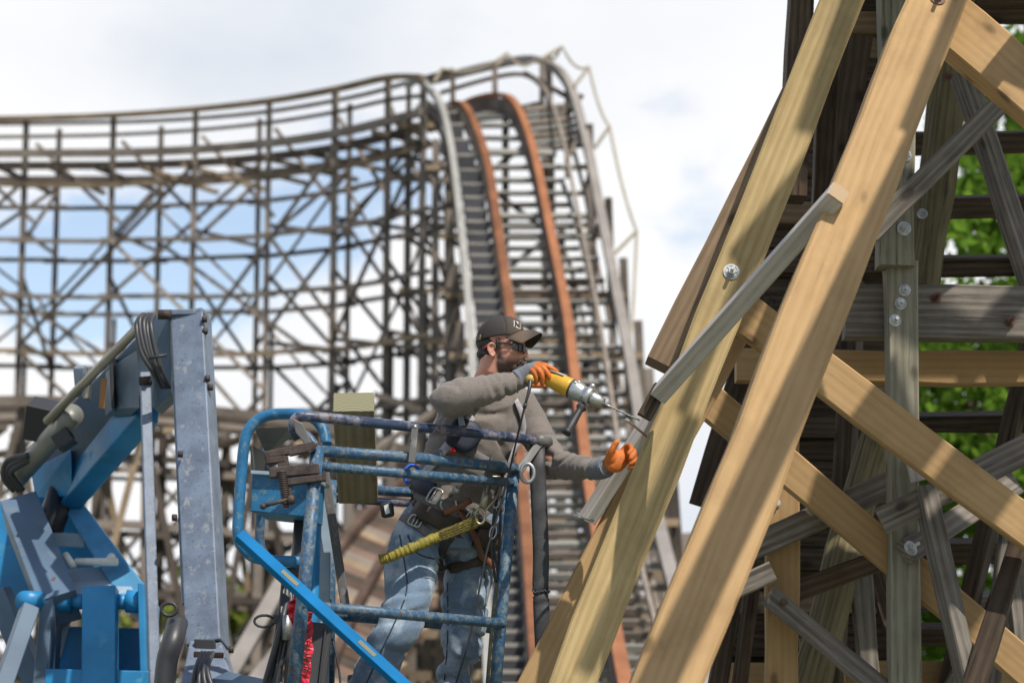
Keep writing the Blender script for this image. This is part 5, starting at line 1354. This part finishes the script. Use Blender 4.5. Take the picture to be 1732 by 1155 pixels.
def buckle(px, py, w, h, ang, bv=BV_SHIRT, off=.03, bars=1):
    c, n = cast(bv, px, py); c = c + n * off; y_ = (V((0, 0, 1)) - n * n.z).normalized(); x_ = y_.cross(n)
    ca, sa = math.cos(ang), math.sin(ang); xa = x_ * ca + y_ * sa; ya = y_ * ca - x_ * sa
    s = MB(); s.tube(smooth_path([c + xa * w + ya * h * .6, c + xa * w * .7 + ya * h, c - xa * w * .7 + ya * h, c - xa * w + ya * h * .6, c - xa * w - ya * h * .6, c - xa * w * .7 - ya * h, c + xa * w * .7 - ya * h, c + xa * w - ya * h * .6], 3, True), .0045, 8, close=True)
    for k in range(bars): s.tube([c + ya * h + xa * (w * (-.3 + .6 * k)), c - ya * h + xa * (w * (-.3 + .6 * k))], .004, 8)
    s.build('buckle', M['steel'], HARN, True)
buckle(737, 843, .026, .036, -.45); buckle(792, 868, .024, .030, -.4, bars=2); buckle(703, 885, .028, .026, -.45, BV_JEANS, .022, 2)
def ring(px, py, r, bv, off, ang0=2.6, ang1=6.9, tilt=.3):
    c, n = cast(bv, px, py); c = c + n * off; y_ = (V((0, 0, 1)) - n * n.z).normalized(); x_ = y_.cross(n)
    s = MB(); s.tube([c + x_ * r * math.cos(a) + y_ * r * .8 * math.sin(a) + n * (.012 * math.sin(a)) for a in [ang0 + (ang1 - ang0) * i / 18 for i in range(19)]], .006, 8); s.build('d_ring', M['steel'], HARN, True)
ring(755, 856, .036, BV_SHIRT, .035)
def eyelets():
    for px, py in ((721, 826), (768, 862), (778, 856), (806, 874)):
        c, n = cast(BV_SHIRT, px, py); c = c + n * .024; y_ = n.orthogonal().normalized(); x_ = y_.cross(n); s = MB()
        s.tube([c + x_ * .010 * math.cos(a) + y_ * .010 * math.sin(a) for a in [i * .57 for i in range(11)]], .0028, 6, close=True); s.build('eyelet', M['steel'], HARN, True)
eyelets()
c, n = cast(BV_SHIRT, 762, 838); s = MB(); s.tube([c + n * .03, c + n * .09 + V((.03, 0, .02))], [.010, .012], 12); s.tube([c + n * .088 + V((.03, 0, .02)), c + n * .10 + V((.03, 0, .02))], .017, 14); s.build('rivet_pin', M['steel'], HARN, True)
# things clipped to the harness
def pouch():
    c, n = cast(BV_SHIRT, 782, 740); s = MB(); y_ = (V((0, 0, 1)) - n * n.z).normalized(); x_ = y_.cross(n)
    ol = [(-.085, -.015), (-.062, .055), (-.02, .085), (.02, .075), (.062, .06), (.088, .01), (.045, -.052), (.0, -.075), (-.045, -.055)]
    pr = smooth_path([V((a, b_, 0)) for a, b_ in ol], 4, True)
    s.loft([[c + x_ * p.x * k + y_ * p.y * k + n * d for p in pr] for d, k in ((.0, .9), (.012, 1), (.040, 1), (.052, .88), (.056, .6))])
    o = tag(s.build('pouch', M['navy'], None, True), 'navy nylon pouch with a red pull hung on the worker chest strap', 'pouch')
    s = MB(); s.tube([c + x_ * -.052 - y_ * .055 + n * .03, c + x_ * -.055 - y_ * .075 + n * .035], [.011, .013], 10); s.build('pull', plain('red_plastic', (.55, .02, .03), .4), o, True)
    s = MB(); s.loft([[c + x_ * a + y_ * b_ + n * d for a, b_ in ((-.03, .04), (.0, .045), (-.015, .105), (-.035, .09))] for d in (.058, .062)]); s.build('flap', plain('pale_blue_flap', (.28, .34, .42), .7), o)
    s = MB(); rr = random.Random(3)
    for i in range(9): 
        a = -.035 + i * .009 + (.006 if i > 4 else 0); hgt = rr.uniform(.004, .009); s.bar(c + x_ * a + y_ * (.018 + hgt - .003 * i / 4) + n * .0575, c + x_ * (a + rr.uniform(-.003, .003)) + y_ * (.014 - hgt) + n * .0575, .003, .002, n)
    s.build('worn_print', plain('worn_white_print', (.5, .5, .5), .7), o)
pouch()
def measure():
    c, n = cast(BV_SHIRT, 662, 858); c = V((P(655, 862, 10.84)))
    s = MB(); s.box(c, V((.027, -.006, .004)), V((.006, .022, 0)), V((-.004, 0, .034))); o = finish(s.build('tape_measure', M['black'], None), .014, 4)
    tag(o, 'small black rounded tape measure clipped to the left hip belt', 'tape measure')
    s = MB(); s.box(c + V((-.0, -.0305, .0)), V((.010, -.0015, .004)), V((0, .002, 0)), V((-.004, 0, .020))); s.build('label_sticker', plain('white_sticker', (.6, .6, .6), .6), o)
measure()
def bluereel():
    c, n = cast(BV_SHIRT, 688, 800); c = c + n * .03
    m = plain('bright_blue_rope', (.012, .10, .50), .5)
    s = MB(); rr = random.Random(2)
    for k in range(6): s.tube([c + V((.036 * math.cos(a) + rr.uniform(-.003, .003), -.02 + k * .008, .044 * math.sin(a) + rr.uniform(-.003, .003))) for a in [i * .42 for i in range(15)]], .0065, 7, close=True)
    o = tag(s.build('rope_coil', m, None, True), 'small bright blue cord coil hanging at the back of the worker belt', 'cord')
    s = MB(); s.tube([c + V((.02, -.03, -.04)), c + V((-.012, -.035, -.062))], [.014, .010], 10); s.build('clip', M['yellow'], o, True)
bluereel()
# yellow shock absorber lanyard, its gathered left half thicker than the flat right half
def lanyard():
    pts = [(642, 946, 10.66), (660, 941, 10.655), (700, 925, 10.66), (740, 908, 10.70), (770, 897, 10.74), (808, 880, 10.80)]
    p = smooth_path([P(*q) for q in pts], 26); n = len(p); rings = []; rr = random.Random(9)
    u = V((.4, .1, 1)).normalized()
    for i, c in enumerate(p):
        t = (p[min(i + 1, n - 1)] - p[max(i - 1, 0)]).normalized(); a_ = (u - t * u.dot(t)).normalized(); b_ = t.cross(a_)
        k = i / n
        if k < .12: r1, r2 = .022, .016
        elif k < .60: q = 2.2 * noise.noise((i * .47, 3, 0)) + .25 * math.sin(i * 1.3); r1, r2 = .0225 + .0045 * q, .018 + .005 * q
        else: r1, r2 = .021 + (k - .6) * .018, .010 + .002 * math.sin(i)
        rings.append([c + a_ * r1 * math.cos(x) * (1 + .28 * noise.noise((i * .6, math.cos(x) * 1.6, math.sin(x) * 1.6))) + b_ * r2 * math.sin(x) for x in [j * math.pi / 8 for j in range(16)]])
    s = MB(); s.loft(rings); o = tag(s.build('lanyard', M['yellow'], None, True), 'yellow gathered safety lanyard slung across the worker thighs', 'lanyard')
    s = MB()
    for j in range(5):
        q = [c + V((0, -.016, -.02 + .011 * j)) for c in p[int(n * .62):]]; s.tube(q, .0022, 5)
    s.build('stitching', plain('dark_olive_thread', (.07, .055, .01), .8), o, True)
    s = MB(); c0 = P(812, 877, 10.79); c1 = P(830, 830, 10.86); c2 = P(846, 806, 10.86)
    s.tube([c0 + V((.022 * math.cos(a), -.004, .034 * math.sin(a) + .01)) for a in [i * .45 for i in range(14)]], .0062, 8, close=True)
    s.bar(P(815, 862, 10.80), P(826, 818, 10.83), .030, .018); s.tube([P(826, 818, 10.83), P(834, 806, 10.84), P(844, 806, 10.85), P(848, 818, 10.86), P(842, 836, 10.85), P(832, 852, 10.83)], .0065, 8)
    s.tube([P(818, 866, 10.79), P(840, 842, 10.84), P(850, 820, 10.86)], .005, 8)
    s.build('snap_hook', plain('brassy_steel', (.34, .31, .22), .4, .8), o, True)
    s = MB()
    for k, (x0, x1) in enumerate(((842, 834), (850, 838), (846, 846))):
        s.tube(smooth_path([P(x0, 838, 10.88), P(x1, 880, 10.86 + k * .01), P(x1 - 2, 930, 10.86 + k * .01), P(x0 - 4, 985, 10.88)], 6), .006, 7)
    s.build('cord', M['webdark'], o, True)
    for k, (x, y) in enumerate(((840, 848), (834, 900))):
        s = MB(); s.tube([P(x, y, 10.85) + V((.016 * math.cos(a), .006 * math.sin(a), .028 * math.sin(a) + .01 * math.cos(a))) for a in [i * .5 for i in range(13)]], .0045, 7, close=True); s.build('ring', M['steel'], o, True)
lanyard()
# ------------------------------------------------------------------ the drill
def drill():
    A = P(912, 632, 10.505); B = P(1083, 711, 10.34); ax = (B - A).normalized(); L = (B - A).length
    d = root('power_drill', 'yellow corded power drill with silver gearbox and long bit held to the plank', 'drill', P(945, 648, 10.48))
    yl = plain('yellow_plastic', (.56, .31, .025), .4, bumpy=.1, scale=200); al = plain('cast_aluminium', (.50, .49, .47), .38, .85, .1)
    def q(k): return A + ax * (L * k)
    up = V((0, -.1, 1)); up = (up - ax * up.dot(ax)).normalized(); sd_ = ax.cross(up)
    s = MB(); n = 20
    def body(ks, flat=1.0):
        s.loft([[q(k) + up * (r * math.cos(a)) + sd_ * (r * .92 * math.sin(a)) for a in [i * 2 * math.pi / n for i in range(n)]] for k, r in ks])
    body([(-.02, .020), (.0, .027), (.06, .031), (.12, .036), (.17, .040), (.24, .042), (.29, .043), (.318, .043), (.32, .038)])
    hd = [P(895, 641, 10.47), P(903, 640, 10.485), P(914, 638, 10.497), P(930, 642, 10.495)]
    s.tube(smooth_path(hd, 4), [.019, .023, .024, .0235, .023, .0225, .022, .022, .022, .023, .025, .027, .03], 18)
    for k in (.20, .25): s.ell(q(k) + sd_ * -.035 - up * .02, ax * .026, up * .008, sd_ * .010, 10, 8)
    s.build('motor_body', yl, d, True)
    s = MB(); s.tube([P(896, 641, 10.455), P(897.5, 641, 10.475)], [.0195, .0215], 18); s.build('handle_cap', plain('worn_yellow_cap', (.46, .30, .06), .5), d, True)
    s = MB(); s.bar(q(.14) + up * .0375 - ax * .02, q(.14) + up * .0405 + ax * .045, .05, .003, up); s.build('data_plate', plain('grey_plate', (.42, .38, .33), .5), d)
    s = MB(); body([(.318, .0435), (.326, .0435)]); s.build('gasket', M['black'], d, True)
    s = MB(); body([(.326, .040), (.34, .043), (.40, .043), (.43, .038), (.46, .036), (.465, .042), (.515, .042), (.52, .034)])
    for a in (-.6, .4, 1.5, 2.6): s.tube([q(.335) + up * .041 * math.cos(a) - sd_ * .040 * math.sin(a), q(.365) + up * .041 * math.cos(a) - sd_ * .040 * math.sin(a)], .0065, 8)
    s.tube([q(.49) + up * .038, q(.49) + up * .058], .011, 12); s.bar(q(.44) - up * .03, q(.50) - up * .052, .03, .02)
    g = s.build('gearbox', al, d, True)
    s = MB(); n = 24
    s.loft([[q(k) + up * (r * (1 + (.05 if i % 2 and .54 < k < .60 else 0)) * math.cos(a)) + sd_ * (r * math.sin(a)) for i, a in enumerate([i * 2 * math.pi / n for i in range(n)])] for k, r in ((.52, .022), (.525, .030), (.545, .031), (.555, .029), (.60, .0285), (.605, .026), (.635, .023), (.645, .012))])
    s.tube([q(.622) + up * .018 - sd_ * .016, q(.622) + up * .021 - sd_ * .020], .005, 8); s.build('chuck', M['steel'], d, True)
    s = MB(); k0, k1 = .64, 1.0; m_ = 90; rings = []
    for i in range(m_ + 1):
        k = k0 + (k1 - k0) * i / m_; a0 = i * .42; r = 0.0050 if i < m_ - 3 else 0.0050 * (m_ - i) / 3 + .0004
        rings.append([q(k) + up * (r * (1.15 if j % 2 else .62) * math.cos(a0 + j * math.pi / 2)) + sd_ * (r * (1.15 if j % 2 else .62) * math.sin(a0 + j * math.pi / 2)) for j in range(4)])
    s.loft(rings); s.tube([q(.64), q(.72)], 0.0050, 10); s.build('drill_bit', M['steel'], d, True)
    a, b_ = P(985, 686, 10.42), P(958, 733, 10.36)
    s = MB(); dd = (b_ - a); s.tube([a, a + dd * .06, a + dd * .08, a + dd * .16, a + dd * .2, a + dd * .55, a + dd * .9, a + dd * .93, a + dd], [.018, .024, .024, .016, .0155, .018, .0165, .021, .019], 16)
    s.tube([a - dd * .12, a], .009, 10); s.build('side_handle', M['black'], d, True)
    cd_ = smooth_path([P(897, 644, 10.45), P(895, 660, 10.43), P(889, 682, 10.43), P(880, 718, 10.47), P(871, 755, 10.56), P(862, 795, 10.66), P(845, 860, 10.72), P(824, 930, 10.74), P(812, 990, 10.76), P(795, 1075, 10.79), P(770, 1160, 10.84), P(760, 1210, 10.9)], 8)
    s = MB(); s.tube(cd_, .0048, 8); s.tube(cd_[0:17], [.010 - .00028 * i for i in range(17)], 10); s.tube([cd_[16], cd_[18]], .0085, 10)
    s.build('power_cord', M['hose'], d, True)
drill()
